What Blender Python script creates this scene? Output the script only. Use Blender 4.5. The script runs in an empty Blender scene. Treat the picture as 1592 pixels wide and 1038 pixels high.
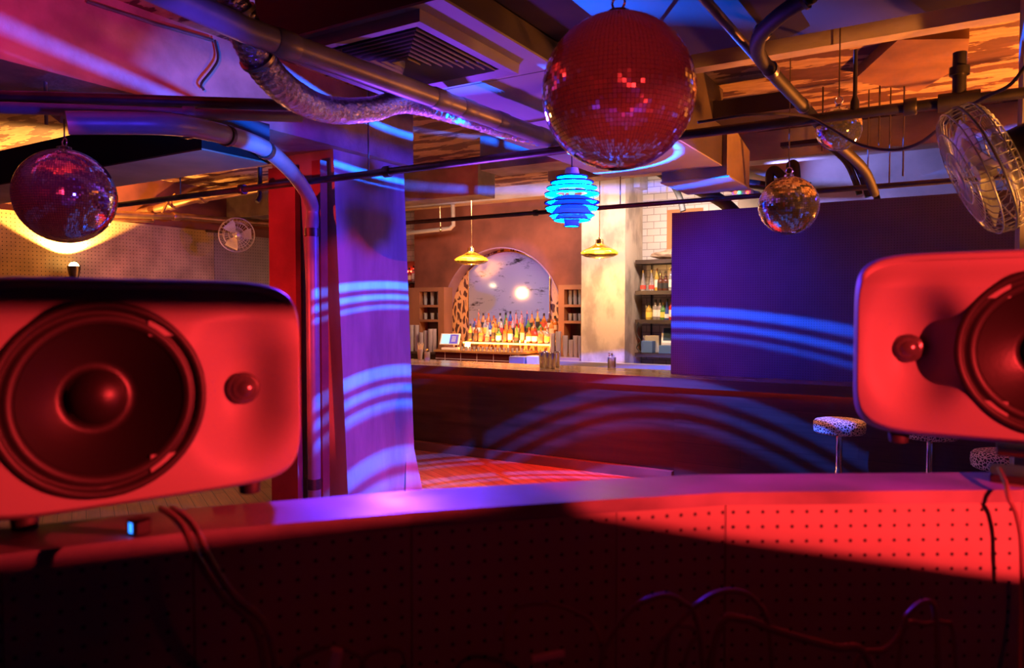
import bpy, bmesh, math, random
from mathutils import Vector, Matrix, Euler, noise
random.seed(7)
PI = math.pi
scene = bpy.context.scene
COL = scene.collection

# ------------------------------------------------------------------ camera frame (image taken as 1592 x 1038)
FPX = 1150.0
YAW = math.radians(31.24)
PITCH = math.radians(1.95)
EYE = Vector((0, 0, 1.84))
_c, _s, _cp, _sp = math.cos(YAW), math.sin(YAW), math.cos(PITCH), math.sin(PITCH)
RT = Vector((_c, _s, 0))
FW = Vector((-_s * _cp, _c * _cp, -_sp))
UP = Vector((-_s * _sp, _c * _sp, _cp))

def ray(px, py):
    return FW + RT * ((px - 796) / FPX) + UP * ((519 - py) / FPX)
def D(px, py, d):
    return EYE + ray(px, py) * d
def PX(px, py, X):
    v = ray(px, py); return EYE + v * (X / v.x)
def PY(px, py, Y):
    v = ray(px, py); return EYE + v * (Y / v.y)
def PZ(px, py, Z):
    v = ray(px, py); return EYE + v * ((Z - EYE.z) / v.z)

# ------------------------------------------------------------------ materials
def newmat(name):
    m = bpy.data.materials.new(name); m.use_nodes = True
    nt = m.node_tree
    b = nt.nodes['Principled BSDF']
    return m, nt, b

def N(nt, t, **kw):
    n = nt.nodes.new(t)
    for k, v in kw.items():
        if k.startswith('i_'):
            n.inputs[k[2:].replace('_', ' ')].default_value = v
        else:
            setattr(n, k, v)
    return n

def L(nt, a, b):
    nt.links.new(a, b)

def rgba(c):
    return (c[0], c[1], c[2], 1.0)

def mat(name, col, rough=0.6, metal=0.0, var=0.0, vscale=6.0, bump=0.0, bscale=40.0, col2=None, stretch=(1, 1, 1), spec=0.5, rvar=0.0,
        emit=None, estr=0.0, trans=0.0, ior=1.45, detail=6.0, lo=0.35, hi=0.65, alpha=1.0):
    m, nt, b = newmat(name)
    b.inputs['Base Color'].default_value = rgba(col)
    b.inputs['Roughness'].default_value = rough
    b.inputs['Metallic'].default_value = metal
    b.inputs['Specular IOR Level'].default_value = spec
    b.inputs['IOR'].default_value = ior
    b.inputs['Transmission Weight'].default_value = trans
    if emit:
        b.inputs['Emission Color'].default_value = rgba(emit)
        b.inputs['Emission Strength'].default_value = estr
    if var or col2 or bump or rvar:
        tc = N(nt, 'ShaderNodeTexCoord')
        mp = N(nt, 'ShaderNodeMapping'); mp.inputs['Scale'].default_value = stretch
        L(nt, tc.outputs['Object'], mp.inputs['Vector'])
        if var or col2 or rvar:
            nz = N(nt, 'ShaderNodeTexNoise'); nz.inputs['Scale'].default_value = vscale; nz.inputs['Detail'].default_value = detail
            L(nt, mp.outputs[0], nz.inputs['Vector'])
            rp = N(nt, 'ShaderNodeValToRGB')
            rp.color_ramp.elements[0].position = lo; rp.color_ramp.elements[1].position = hi
            c2 = col2 if col2 else tuple(x * (1 - var) for x in col)
            rp.color_ramp.elements[0].color = rgba(c2); rp.color_ramp.elements[1].color = rgba(col)
            L(nt, nz.outputs['Fac'], rp.inputs['Fac']); L(nt, rp.outputs['Color'], b.inputs['Base Color'])
            if rvar:
                mr = N(nt, 'ShaderNodeMapRange'); mr.inputs['To Min'].default_value = max(0.02, rough - rvar); mr.inputs['To Max'].default_value = min(1, rough + rvar)
                mr.inputs['From Min'].default_value = 0.3; mr.inputs['From Max'].default_value = 0.7
                L(nt, nz.outputs['Fac'], mr.inputs['Value']); L(nt, mr.outputs[0], b.inputs['Roughness'])
        if bump:
            nb = N(nt, 'ShaderNodeTexNoise'); nb.inputs['Scale'].default_value = bscale; nb.inputs['Detail'].default_value = 5
            L(nt, mp.outputs[0], nb.inputs['Vector'])
            bp = N(nt, 'ShaderNodeBump'); bp.inputs['Strength'].default_value = bump; bp.inputs['Distance'].default_value = 0.02
            L(nt, nb.outputs['Fac'], bp.inputs['Height']); L(nt, bp.outputs[0], b.inputs['Normal'])
    return m

def peg_mat(name, col, u, v, spacing=0.0254, hole=0.13, rough=0.6, var=0.25):
    """pegboard: small dark holes on a square grid in the object's own u,v axes"""
    m, nt, b = newmat(name)
    tc = N(nt, 'ShaderNodeTexCoord'); sx = N(nt, 'ShaderNodeSeparateXYZ')
    L(nt, tc.outputs['Object'], sx.inputs[0])
    def cell(ax):
        a = N(nt, 'ShaderNodeMath', operation='DIVIDE'); a.inputs[1].default_value = spacing
        L(nt, sx.outputs[ax], a.inputs[0])
        f = N(nt, 'ShaderNodeMath', operation='FRACT'); L(nt, a.outputs[0], f.inputs[0])
        s_ = N(nt, 'ShaderNodeMath', operation='SUBTRACT'); s_.inputs[1].default_value = 0.5; L(nt, f.outputs[0], s_.inputs[0])
        p = N(nt, 'ShaderNodeMath', operation='POWER'); p.inputs[1].default_value = 2; L(nt, s_.outputs[0], p.inputs[0])
        return p
    a, c_ = cell(u), cell(v)
    ad = N(nt, 'ShaderNodeMath', operation='ADD'); L(nt, a.outputs[0], ad.inputs[0]); L(nt, c_.outputs[0], ad.inputs[1])
    lt = N(nt, 'ShaderNodeMath', operation='LESS_THAN'); lt.inputs[1].default_value = hole * hole; L(nt, ad.outputs[0], lt.inputs[0])
    nz = N(nt, 'ShaderNodeTexNoise'); nz.inputs['Scale'].default_value = 2.2; nz.inputs['Detail'].default_value = 5
    L(nt, tc.outputs['Object'], nz.inputs['Vector'])
    rp = N(nt, 'ShaderNodeValToRGB'); rp.color_ramp.elements[0].position = .35; rp.color_ramp.elements[1].position = .65
    rp.color_ramp.elements[0].color = rgba(tuple(x * (1 - var) for x in col)); rp.color_ramp.elements[1].color = rgba(col)
    L(nt, nz.outputs['Fac'], rp.inputs['Fac'])
    mx = N(nt, 'ShaderNodeMix', data_type='RGBA')
    L(nt, lt.outputs[0], mx.inputs['Factor']); L(nt, rp.outputs['Color'], mx.inputs[6]); mx.inputs[7].default_value = (0.004, 0.003, 0.003, 1)
    L(nt, mx.outputs[2], b.inputs['Base Color'])
    b.inputs['Roughness'].default_value = rough
    return m

def plank_mat(name, c1, c2, ang, w=0.12, rough=0.35, length=1.6):
    m, nt, b = newmat(name)
    tc = N(nt, 'ShaderNodeTexCoord'); mp = N(nt, 'ShaderNodeMapping'); mp.inputs['Rotation'].default_value = ang
    L(nt, tc.outputs['Object'], mp.inputs['Vector'])
    br = N(nt, 'ShaderNodeTexBrick'); br.inputs['Scale'].default_value = 1.0
    br.inputs['Brick Width'].default_value = length; br.inputs['Row Height'].default_value = w; br.inputs['Mortar Size'].default_value = 0.003
    br.inputs['Color1'].default_value = rgba(c1); br.inputs['Color2'].default_value = rgba(c2); br.inputs['Mortar'].default_value = (0.01, 0.006, 0.004, 1)
    br.inputs['Bias'].default_value = 0.0
    L(nt, mp.outputs[0], br.inputs['Vector'])
    mp2 = N(nt, 'ShaderNodeMapping'); mp2.inputs['Scale'].default_value = (1.2, 22, 22); L(nt, mp.outputs[0], mp2.inputs['Vector'])
    nz = N(nt, 'ShaderNodeTexNoise'); nz.inputs['Scale'].default_value = 2.0; nz.inputs['Detail'].default_value = 6
    L(nt, mp2.outputs[0], nz.inputs['Vector'])
    mx = N(nt, 'ShaderNodeMix', data_type='RGBA', blend_type='MULTIPLY'); mx.inputs['Factor'].default_value = 0.65
    rp = N(nt, 'ShaderNodeValToRGB'); rp.color_ramp.elements[0].position = .3; rp.color_ramp.elements[0].color = (.25, .25, .25, 1); rp.color_ramp.elements[1].position = .7
    L(nt, nz.outputs['Fac'], rp.inputs['Fac'])
    L(nt, br.outputs['Color'], mx.inputs[6]); L(nt, rp.outputs['Color'], mx.inputs[7]); L(nt, mx.outputs[2], b.inputs['Base Color'])
    mr = N(nt, 'ShaderNodeMapRange'); mr.inputs['To Min'].default_value = rough - .1; mr.inputs['To Max'].default_value = rough + .15
    L(nt, nz.outputs['Fac'], mr.inputs['Value']); L(nt, mr.outputs[0], b.inputs['Roughness'])
    return m

def tile_mat(name, col, grout, w, h, rot=(0, 0, 0), mortar=0.004, rough=0.15, offset=0.5):
    m, nt, b = newmat(name)
    tc = N(nt, 'ShaderNodeTexCoord'); mp = N(nt, 'ShaderNodeMapping'); mp.inputs['Rotation'].default_value = rot
    L(nt, tc.outputs['Object'], mp.inputs['Vector'])
    br = N(nt, 'ShaderNodeTexBrick'); br.inputs['Scale'].default_value = 1.0; br.offset = offset
    br.inputs['Brick Width'].default_value = w; br.inputs['Row Height'].default_value = h; br.inputs['Mortar Size'].default_value = mortar
    br.inputs['Color1'].default_value = rgba(col); br.inputs['Color2'].default_value = rgba(tuple(x * .85 for x in col)); br.inputs['Mortar'].default_value = rgba(grout)
    L(nt, mp.outputs[0], br.inputs['Vector']); L(nt, br.outputs['Color'], b.inputs['Base Color'])
    b.inputs['Roughness'].default_value = rough
    return m

def spot_mat(name, light, dark, scale, th, stretch=(1, 1, 1), rot=(0, 0, 0), rough=.8, feature='DISTANCE_TO_EDGE', jitter=0.0):
    """animal print: dark blotches outlined by a pale net"""
    m, nt, b = newmat(name)
    tc = N(nt, 'ShaderNodeTexCoord'); mp = N(nt, 'ShaderNodeMapping'); mp.inputs['Scale'].default_value = stretch; mp.inputs['Rotation'].default_value = rot
    L(nt, tc.outputs['Object'], mp.inputs['Vector'])
    src = mp.outputs[0]
    if jitter:
        nz = N(nt, 'ShaderNodeTexNoise'); nz.inputs['Scale'].default_value = scale * .6; L(nt, src, nz.inputs['Vector'])
        va = N(nt, 'ShaderNodeVectorMath', operation='MULTIPLY_ADD'); va.inputs[1].default_value = (jitter,) * 3
        L(nt, nz.outputs['Color'], va.inputs[0]); L(nt, src, va.inputs[2]); src = va.outputs[0]
    vo = N(nt, 'ShaderNodeTexVoronoi', feature=feature); vo.inputs['Scale'].default_value = scale; L(nt, src, vo.inputs['Vector'])
    rp = N(nt, 'ShaderNodeValToRGB'); rp.color_ramp.elements[0].position = th; rp.color_ramp.elements[1].position = th + .05
    rp.color_ramp.elements[0].color = rgba(light); rp.color_ramp.elements[1].color = rgba(dark)
    L(nt, vo.outputs['Distance'], rp.inputs['Fac']); L(nt, rp.outputs['Color'], b.inputs['Base Color'])
    b.inputs['Roughness'].default_value = rough
    return m

def glass_mat(name, col, rough=0.03, trans_mix=0.75, dif=0.0):
    """thin tinted glass: clear transmission with a glossy skin (cheap and clean at low samples)"""
    m = bpy.data.materials.new(name); m.use_nodes = True; nt = m.node_tree
    nt.nodes.clear()
    out = N(nt, 'ShaderNodeOutputMaterial'); mx = N(nt, 'ShaderNodeMixShader'); tr = N(nt, 'ShaderNodeBsdfTransparent'); gl = N(nt, 'ShaderNodeBsdfGlossy'); df = N(nt, 'ShaderNodeBsdfTranslucent')
    m2 = N(nt, 'ShaderNodeMixShader'); lw = N(nt, 'ShaderNodeLayerWeight'); lw.inputs['Blend'].default_value = 0.35
    tr.inputs['Color'].default_value = rgba(col); gl.inputs['Roughness'].default_value = rough; gl.inputs['Color'].default_value = (.9, .9, .9, 1)
    df.inputs['Color'].default_value = rgba(col)
    m2.inputs['Fac'].default_value = 1 - trans_mix
    body = df.outputs[0]
    if dif:
        d2 = N(nt, 'ShaderNodeBsdfDiffuse'); d2.inputs['Color'].default_value = rgba(col); m3 = N(nt, 'ShaderNodeMixShader'); m3.inputs['Fac'].default_value = dif
        L(nt, df.outputs[0], m3.inputs[1]); L(nt, d2.outputs[0], m3.inputs[2]); body = m3.outputs[0]
    L(nt, tr.outputs[0], m2.inputs[1]); L(nt, body, m2.inputs[2])
    L(nt, lw.outputs['Fresnel'], mx.inputs['Fac']); L(nt, m2.outputs[0], mx.inputs[1]); L(nt, gl.outputs[0], mx.inputs[2])
    L(nt, mx.outputs[0], out.inputs['Surface'])
    return m

M = {}
M['concrete'] = mat('concrete', (.42, .38, .34), .85, var=.45, vscale=3, bump=.25, bscale=25, detail=9)
M['concrete_col'] = mat('board_formed_concrete', (.52, .47, .43), .8, var=.4, vscale=2.0, bump=.12, bscale=16, stretch=(2, 2, .5), detail=10)
M['concrete_red'] = mat('red_painted_concrete', (.40, .10, .07), .8, var=.35, vscale=3, bump=.15)
M['concrete_pale'] = mat('pale_painted_beam', (.62, .52, .40), .75, var=.35, vscale=5, bump=.3, bscale=18, stretch=(.4, 1, 1))
M['dark_paint'] = mat('dark_painted_steel_deck', (.040, .022, .020), .75, var=.3, vscale=2)
M['duct_dark'] = mat('dark_duct_paint', (.10, .075, .07), .6, var=.25, vscale=2)
M['duct_light'] = mat('white_duct_board', (.50, .47, .47), .6, var=.15, vscale=2)
M['duct_tan'] = mat('tan_duct_board', (.40, .30, .19), .7, var=.3, vscale=2)
M['diffuser'] = mat('painted_diffuser', (.42, .38, .40), .5)
M['black'] = mat('matte_black', (.012, .011, .012), .5)
M['black_plastic'] = mat('black_plastic', (.02, .02, .022), .35)
M['rubber'] = mat('black_rubber', (.018, .017, .017), .6)
M['steel'] = mat('dull_steel', (.45, .43, .42), .38, 1.0, var=.4, vscale=5)
M['dark_steel'] = mat('dark_steel_pipe', (.20, .16, .14), .42, .85, var=.5, vscale=6)
M['pipe_paint'] = mat('grey_painted_pipe', (.40, .38, .40), .4, .2, var=.25, vscale=5)
M['pipe_black'] = mat('black_iron_pipe', (.05, .042, .04), .45, .3, var=.4, vscale=8)
M['copper'] = mat('copper_pipe', (.62, .38, .20), .35, .9, var=.3, vscale=6)
M['foil'] = mat('foil_duct_skin', (.72, .66, .66), .2, 1.0, bump=1.0, bscale=38, stretch=(1, 1, 1))
M['chrome'] = mat('chrome', (.85, .85, .86), .14, 1.0)
M['fan_wire'] = mat('satin_fan_wire', (.85, .78, .70), .38, .85)
M['mirror_tile'] = mat('mirror_tile', (.94, .92, .92), .06, .92)
M['ball_grout'] = mat('ball_grout', (.05, .045, .045), .6)
M['speaker'] = mat('speaker_paint', (.30, .29, .29), .5, spec=.35, bump=.04, bscale=400)
M['cone'] = mat('speaker_cone', (.014, .013, .013), .40, bump=.03, bscale=120)
M['surround'] = mat('rubber_surround', (.02, .018, .018), .5)
M['dome'] = mat('metal_dome', (.16, .15, .15), .22, .6)
M['ledge'] = mat('ledge_paint', (.32, .30, .36), .42, var=.45, vscale=6, rvar=.12, detail=8)
M['peg_booth'] = peg_mat('booth_pegboard', (.46, .42, .40), 0, 2, hole=.12, rough=.35)
M['peg_panel'] = peg_mat('dark_pegboard', (.10, .09, .14), 0, 2, hole=.14, rough=.55)
M['peg_wall'] = peg_mat('tan_pegboard', (.52, .38, .20), 1, 2, spacing=.05, hole=.13, rough=.7, var=.45)
M['peg_grey'] = peg_mat('grey_pegboard', (.36, .27, .24), 1, 2, spacing=.05, hole=.13, rough=.7)
M['floor'] = plank_mat('oak_floor', (.46, .24, .12), (.36, .18, .09), (0, 0, .5), .11, .35)
M['bar_front'] = mat('worn_dark_boards', (.045, .026, .020), .42, vscale=1.6, col2=(.022, .013, .010), stretch=(.6, 1, 7), detail=9, rvar=.15, bump=.1, bscale=8)
M['bar_plank'] = plank_mat('dark_bar_planks', (.055, .032, .024), (.032, .02, .015), (PI / 2, 0, 0), .21, .42, 2.2)
M['bar_top'] = mat('varnished_counter', (.30, .17, .08), .22, var=.45, vscale=3, stretch=(.3, 3, 1), rvar=.08)
M['bar_edge'] = mat('dark_counter_edge', (.10, .055, .04), .4, var=.4, vscale=3, stretch=(.3, 1, 4))
M['kick'] = mat('kick_board', (.14, .08, .06), .45, var=.4, vscale=4, stretch=(.4, 1, 1))
M['red_wall'] = mat('terracotta_wall', (.26, .085, .05), .7, var=.45, vscale=2.2, detail=8)
M['cab_wood'] = mat('brown_cabinet', (.30, .13, .07), .55, var=.3, vscale=3, stretch=(1, 1, .3))
M['dark_wood'] = mat('dark_shelf_wood', (.07, .045, .035), .5, var=.4, vscale=5, stretch=(.4, 2, 2))
M['white_tile'] = tile_mat('white_brick_tile', (.72, .66, .60), (.32, .28, .25), .20, .10, (PI / 2, 0, 0), .005, .3)
M['dark_tile'] = tile_mat('oxblood_tile', (.075, .018, .02), (.62, .52, .62), .305, .105, (PI / 2, 0, 0), .005, .12, 0.0)
M['zebra'] = spot_mat('animal_print_paper', (.74, .40, .16), (.10, .035, .02), 9.0, .13, (1.3, 1, .55), (0, .7, 0), .8, jitter=.2)
M['leopard'] = spot_mat('animal_print_fabric', (.80, .66, .55), (.06, .03, .035), 42, .085, rough=.85)
M['seat_edge'] = M['leopard']
M['peel'] = None
M['cable'] = mat('cable_jacket', (.22, .16, .16), .35)
M['cable_white'] = mat('pale_plug', (.75, .72, .72), .4)
M['amber_glass'] = glass_mat('amber_glass', (1.0, .72, .26), .05, .72)
M['clear_glass'] = glass_mat('clear_glass', (.95, .95, .97), .05, .62, .6)
M['cup'] = glass_mat('frosted_cup', (.95, .88, .95), .25, .42, .5)
M['brass'] = mat('brass', (.75, .52, .20), .25, 1.0)
M['paper'] = mat('paper_label', (.80, .74, .64), .7, var=.3, vscale=60)
M['white_plastic'] = mat('white_plastic', (.74, .72, .70), .4)
M['blue_plastic'] = mat('blue_box', (.10, .19, .42), .5)
M['wrap'] = mat('cloth_bundle', (.55, .38, .24), .8, var=.4, vscale=12)

def emit_mat(name, col, st):
    m = bpy.data.materials.new(name); m.use_nodes = True; nt = m.node_tree; nt.nodes.clear()
    o = N(nt, 'ShaderNodeOutputMaterial'); e = N(nt, 'ShaderNodeEmission'); e.inputs['Color'].default_value = rgba(col); e.inputs['Strength'].default_value = st
    L(nt, e.outputs[0], o.inputs['Surface']); return m
M['bulb'] = emit_mat('glowing_bulb', (1, .62, .18), 40)
M['led_red'] = emit_mat('red_led_strip', (1, .05, .02), 22.0)
M['led_amber'] = emit_mat('amber_led_strip', (1, .36, .08), 9)
M['globe_core'] = emit_mat('globe_diffuser', (.05, .42, 1), 7)
M['warm_lamp'] = emit_mat('warm_lamp_face', (1, .62, .22), 30)
M['led_dot_red'] = emit_mat('red_indicator', (1, .06, .03), 6)
M['led_dot_green'] = emit_mat('green_indicator', (.1, 1, .3), 4)
M['screen'] = emit_mat('lit_screen', (.55, .85, 1), 1.3)
M['screen_violet'] = emit_mat('lit_keypad', (.28, .16, .62), .9)
M['lens_red'] = emit_mat('red_stage_lens', (1, .03, .03), 30)
M['lens_blue'] = emit_mat('blue_stage_lens', (.03, .12, 1), 30)
M['glint_emit'] = emit_mat('blue_glint', (.03, .22, 1), 3)

def slat_mat():
    m = bpy.data.materials.new('globe_slat'); m.use_nodes = True; nt = m.node_tree; nt.nodes.clear()
    o = N(nt, 'ShaderNodeOutputMaterial'); a = N(nt, 'ShaderNodeBsdfDiffuse'); t = N(nt, 'ShaderNodeBsdfTranslucent'); mx = N(nt, 'ShaderNodeMixShader')
    a.inputs['Color'].default_value = (.10, .40, .70, 1); t.inputs['Color'].default_value = (.10, .55, 1, 1); mx.inputs['Fac'].default_value = .12
    L(nt, a.outputs[0], mx.inputs[1]); L(nt, t.outputs[0], mx.inputs[2]); L(nt, mx.outputs[0], o.inputs['Surface']); return m
M['slat'] = slat_mat()
M['rim'] = mat('dark_blue_rim', (.01, .015, .05), .5)

def ceiling_mat():
    """old ceiling: cream paint, with long torn patches down to rusty red-brown"""
    m, nt, b = newmat('peeling_ceiling')
    tc = N(nt, 'ShaderNodeTexCoord'); mp = N(nt, 'ShaderNodeMapping'); mp.inputs['Scale'].default_value = (1.1, 3.4, 1); mp.inputs['Rotation'].default_value = (0, 0, .08)
    L(nt, tc.outputs['Object'], mp.inputs['Vector'])
    nz = N(nt, 'ShaderNodeTexNoise'); nz.inputs['Scale'].default_value = 1.5; nz.inputs['Detail'].default_value = 9; nz.inputs['Roughness'].default_value = .55
    L(nt, mp.outputs[0], nz.inputs['Vector'])
    rp = N(nt, 'ShaderNodeValToRGB'); rp.color_ramp.elements[0].position = .495; rp.color_ramp.elements[1].position = .51
    rp.color_ramp.elements[0].color = (.52, .36, .20, 1); rp.color_ramp.elements[1].color = (.13, .05, .035, 1)
    L(nt, nz.outputs['Fac'], rp.inputs['Fac'])
    n2 = N(nt, 'ShaderNodeTexNoise'); n2.inputs['Scale'].default_value = 5; n2.inputs['Detail'].default_value = 8; L(nt, mp.outputs[0], n2.inputs['Vector'])
    r2 = N(nt, 'ShaderNodeValToRGB'); r2.color_ramp.elements[0].position = .3; r2.color_ramp.elements[0].color = (.55, .5, .45, 1); r2.color_ramp.elements[1].position = .7
    L(nt, n2.outputs['Fac'], r2.inputs['Fac'])
    mx = N(nt, 'ShaderNodeMix', data_type='RGBA', blend_type='MULTIPLY'); mx.inputs['Factor'].default_value = .8
    L(nt, rp.outputs['Color'], mx.inputs[6]); L(nt, r2.outputs['Color'], mx.inputs[7]); L(nt, mx.outputs[2], b.inputs['Base Color'])
    bp = N(nt, 'ShaderNodeBump'); bp.inputs['Strength'].default_value = .3; bp.inputs['Distance'].default_value = .02; L(nt, nz.outputs['Fac'], bp.inputs['Height']); L(nt, bp.outputs[0], b.inputs['Normal'])
    b.inputs['Roughness'].default_value = .8
    return m
M['peel'] = ceiling_mat()

def old_mirror_mat():
    m, nt, b = newmat('foxed_mirror')
    tc = N(nt, 'ShaderNodeTexCoord'); mp = N(nt, 'ShaderNodeMapping'); mp.inputs['Scale'].default_value = (1.0, 1, 3.0); L(nt, tc.outputs['Object'], mp.inputs['Vector'])
    nz = N(nt, 'ShaderNodeTexNoise'); nz.inputs['Scale'].default_value = 2.1; nz.inputs['Detail'].default_value = 12; nz.inputs['Roughness'].default_value = .72; L(nt, mp.outputs[0], nz.inputs['Vector'])
    rp = N(nt, 'ShaderNodeValToRGB'); rp.color_ramp.elements[0].position = .55; rp.color_ramp.elements[1].position = .64
    rp.color_ramp.elements[0].color = (.48, .52, .74, 1); rp.color_ramp.elements[1].color = (.05, .045, .05, 1)  # lilac silver tint stands in for reflected blue; dark end is foxing
    L(nt, nz.outputs['Fac'], rp.inputs['Fac']); L(nt, rp.outputs['Color'], b.inputs['Base Color'])
    b.inputs['Metallic'].default_value = .55; b.inputs['Roughness'].default_value = .07
    return m
M['old_mirror'] = old_mirror_mat()

# ------------------------------------------------------------------ mesh builder
class MB:
    def __init__(self): self.bm = bmesh.new()
    def box(self, x0, x1, y0, y1, z0, z1):
        v = [self.bm.verts.new(p) for p in ((x0, y0, z0), (x1, y0, z0), (x1, y1, z0), (x0, y1, z0), (x0, y0, z1), (x1, y0, z1), (x1, y1, z1), (x0, y1, z1))]
        for f in ((3, 2, 1, 0), (4, 5, 6, 7), (0, 1, 5, 4), (1, 2, 6, 5), (2, 3, 7, 6), (3, 0, 4, 7)): self.bm.faces.new([v[i] for i in f])
        return self
    def hexa(self, lo, hi):
        """lo, hi: four corners each, same winding"""
        v = [self.bm.verts.new(p) for p in list(lo) + list(hi)]
        for f in ((3, 2, 1, 0), (4, 5, 6, 7), (0, 1, 5, 4), (1, 2, 6, 5), (2, 3, 7, 6), (3, 0, 4, 7)): self.bm.faces.new([v[i] for i in f])
        return self
    def prism(self, pts, off):
        off = Vector(off)
        a = [self.bm.verts.new(p) for p in pts]; b = [self.bm.verts.new(Vector(p) + off) for p in pts]
        n = len(pts)
        self.bm.faces.new(a[::-1]); self.bm.faces.new(b)
        for i in range(n): self.bm.faces.new((a[i], a[(i + 1) % n], b[(i + 1) % n], b[i]))
        return self
    def tube(self, pts, r, seg=12, caps=True, radii=None):
        pts = [Vector(p) for p in pts]; n = len(pts); rings = []
        t0 = (pts[1] - pts[0]).normalized()
        nrm = t0.orthogonal().normalized()
        for i, p in enumerate(pts):
            if i == 0: t = t0
            elif i == n - 1: t = (pts[-1] - pts[-2]).normalized()
            else: t = ((pts[i + 1] - p).normalized() + (p - pts[i - 1]).normalized()).normalized()
            nrm = (nrm - t * nrm.dot(t)).normalized(); bn = t.cross(nrm)
            rr = radii[i] if radii else r
            rings.append([self.bm.verts.new(p + (nrm * math.cos(2 * PI * k / seg) + bn * math.sin(2 * PI * k / seg)) * rr) for k in range(seg)])
        for a, b in zip(rings, rings[1:]):
            for k in range(seg): self.bm.faces.new((a[k], a[(k + 1) % seg], b[(k + 1) % seg], b[k]))
        if caps:
            self.bm.faces.new(rings[0][::-1]); self.bm.faces.new(rings[-1])
        return self
    def lathe(self, prof, seg=32, mtx=None, closed=False):
        """profile [(r, z), ...] about local z"""
        mtx = mtx or Matrix(); rings = []
        for r, z in prof:
            if r < 1e-6: rings.append([self.bm.verts.new(mtx @ Vector((0, 0, z)))])
            else: rings.append([self.bm.verts.new(mtx @ Vector((r * math.cos(2 * PI * k / seg), r * math.sin(2 * PI * k / seg), z))) for k in range(seg)])
        pr = list(zip(rings, rings[1:]))
        if closed: pr.append((rings[-1], rings[0]))
        for a, b in pr:
            for k in range(seg):
                k2 = (k + 1) % seg
                q = [a[k if len(a) > 1 else 0], a[k2 if len(a) > 1 else 0], b[k2 if len(b) > 1 else 0], b[k if len(b) > 1 else 0]]
                u = []
                for x in q:
                    if x not in u: u.append(x)
                if len(u) > 2: self.bm.faces.new(u)
        return self
    def torus(self, R, r, mtx=None, seg=32, ring=8):
        return self.lathe([(R + r * math.cos(2 * PI * k / ring), r * math.sin(2 * PI * k / ring)) for k in range(ring)], seg, mtx, closed=True)
    def build(self, name, m, parent=None, smooth=False, bevel=0.0, local=False, origin=None):
        """link the mesh; vertices are in world space unless local"""
        bm = self.bm
        bmesh.ops.recalc_face_normals(bm, faces=bm.faces)
        me = bpy.data.meshes.new(name)
        o = bpy.data.objects.new(name, me); COL.objects.link(o)
        mats = m if isinstance(m, (list, tuple)) else [m]
        for x in mats: me.materials.append(x)
        if parent is not None:
            o.parent = parent
            if not local: bm.transform(world_of(parent).inverted())
        elif not local:
            if origin is None:
                bb = [v.co for v in bm.verts]
                origin = Vector(((min(v.x for v in bb) + max(v.x for v in bb)) / 2, (min(v.y for v in bb) + max(v.y for v in bb)) / 2, min(v.z for v in bb)))
            bm.transform(Matrix.Translation(-Vector(origin))); o.location = origin
        bm.to_mesh(me); bm.free()
        if smooth:
            for p in me.polygons: p.use_smooth = True
            if smooth == 'auto':
                me.set_sharp_from_angle(angle=math.radians(38))
        if bevel:
            bv = o.modifiers.new('edge', 'BEVEL'); bv.width = bevel; bv.segments = 2; bv.limit_method = 'ANGLE'
        return o

def world_of(o):
    m = Matrix.LocRotScale(o.location, o.rotation_euler, o.scale)
    return world_of(o.parent) @ m if o.parent else m

def tag(o, label, cat, group=None):
    o['label'] = label; o['category'] = cat
    if group: o['group'] = group
    return o

def thing(name, label, cat, loc=(0, 0, 0), rot=(0, 0, 0), group=None):
    o = bpy.data.objects.new(name, None); o.empty_display_size = .05; COL.objects.link(o)
    o.location = loc; o.rotation_euler = rot
    return tag(o, label, cat, group)

def struct(o):
    o['kind'] = 'structure'; return o

def copy_thing(src, loc, label, group=None, rotz=None):
    r = src.copy(); COL.objects.link(r); r.location = loc; r['label'] = label
    if group: r['group'] = group
    if rotz is not None: r.rotation_euler = (0, 0, rotz)
    for ch in list(src.children):
        c = ch.copy(); COL.objects.link(c); c.parent = r
        for g in list(ch.children):
            d = g.copy(); COL.objects.link(d); d.parent = c
    return r

def spline(pts, n=8):
    pts = [Vector(p) for p in pts]; out = []
    P_ = [pts[0] * 2 - pts[1]] + pts + [pts[-1] * 2 - pts[-2]]
    for i in range(1, len(P_) - 2):
        a, b, c, d = P_[i - 1:i + 3]
        for k in range(n):
            t = k / n
            out.append(.5 * ((2 * b) + (c - a) * t + (2 * a - 5 * b + 4 * c - d) * t * t + (3 * b - a - 3 * c + d) * t ** 3))
    out.append(pts[-1]); return out

ORD = ['first', 'second', 'third', 'fourth', 'fifth', 'sixth', 'seventh', 'eighth', 'ninth', 'tenth', 'eleventh', 'twelfth', 'thirteenth', 'fourteenth', 'fifteenth', 'sixteenth']

# ================================================================== SETTING
CEIL = 3.75
YB = 7.54           # bar counter front
YW = 10.2           # wall behind the bar
XL = -10.2          # far left wall
struct(MB().box(-11, 4.5, -4.2, 11.5, -.12, 0).build('floor', M['floor']))
struct(MB().box(-11, 4.5, -4.2, 11.5, CEIL, CEIL + .15).build('ceiling', M['peel']))
struct(MB().box(XL - .15, XL, -4.2, 11.5, 0, CEIL).build('wall_left', M['red_wall']))
struct(MB().box(4.0, 4.15, -4.2, 11.5, 0, CEIL).build('wall_right', M['concrete']))
struct(MB().box(XL, 4.0, -4.15, -4.0, 0, CEIL).build('wall_rear', mat('dark_red_rear_wall', (.20, .035, .025), .7, var=.3, vscale=1.5)))
struct(MB().box(XL, 4.0, 10.62, 10.75, 0, CEIL).build('wall_back', M['white_tile']))

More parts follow.
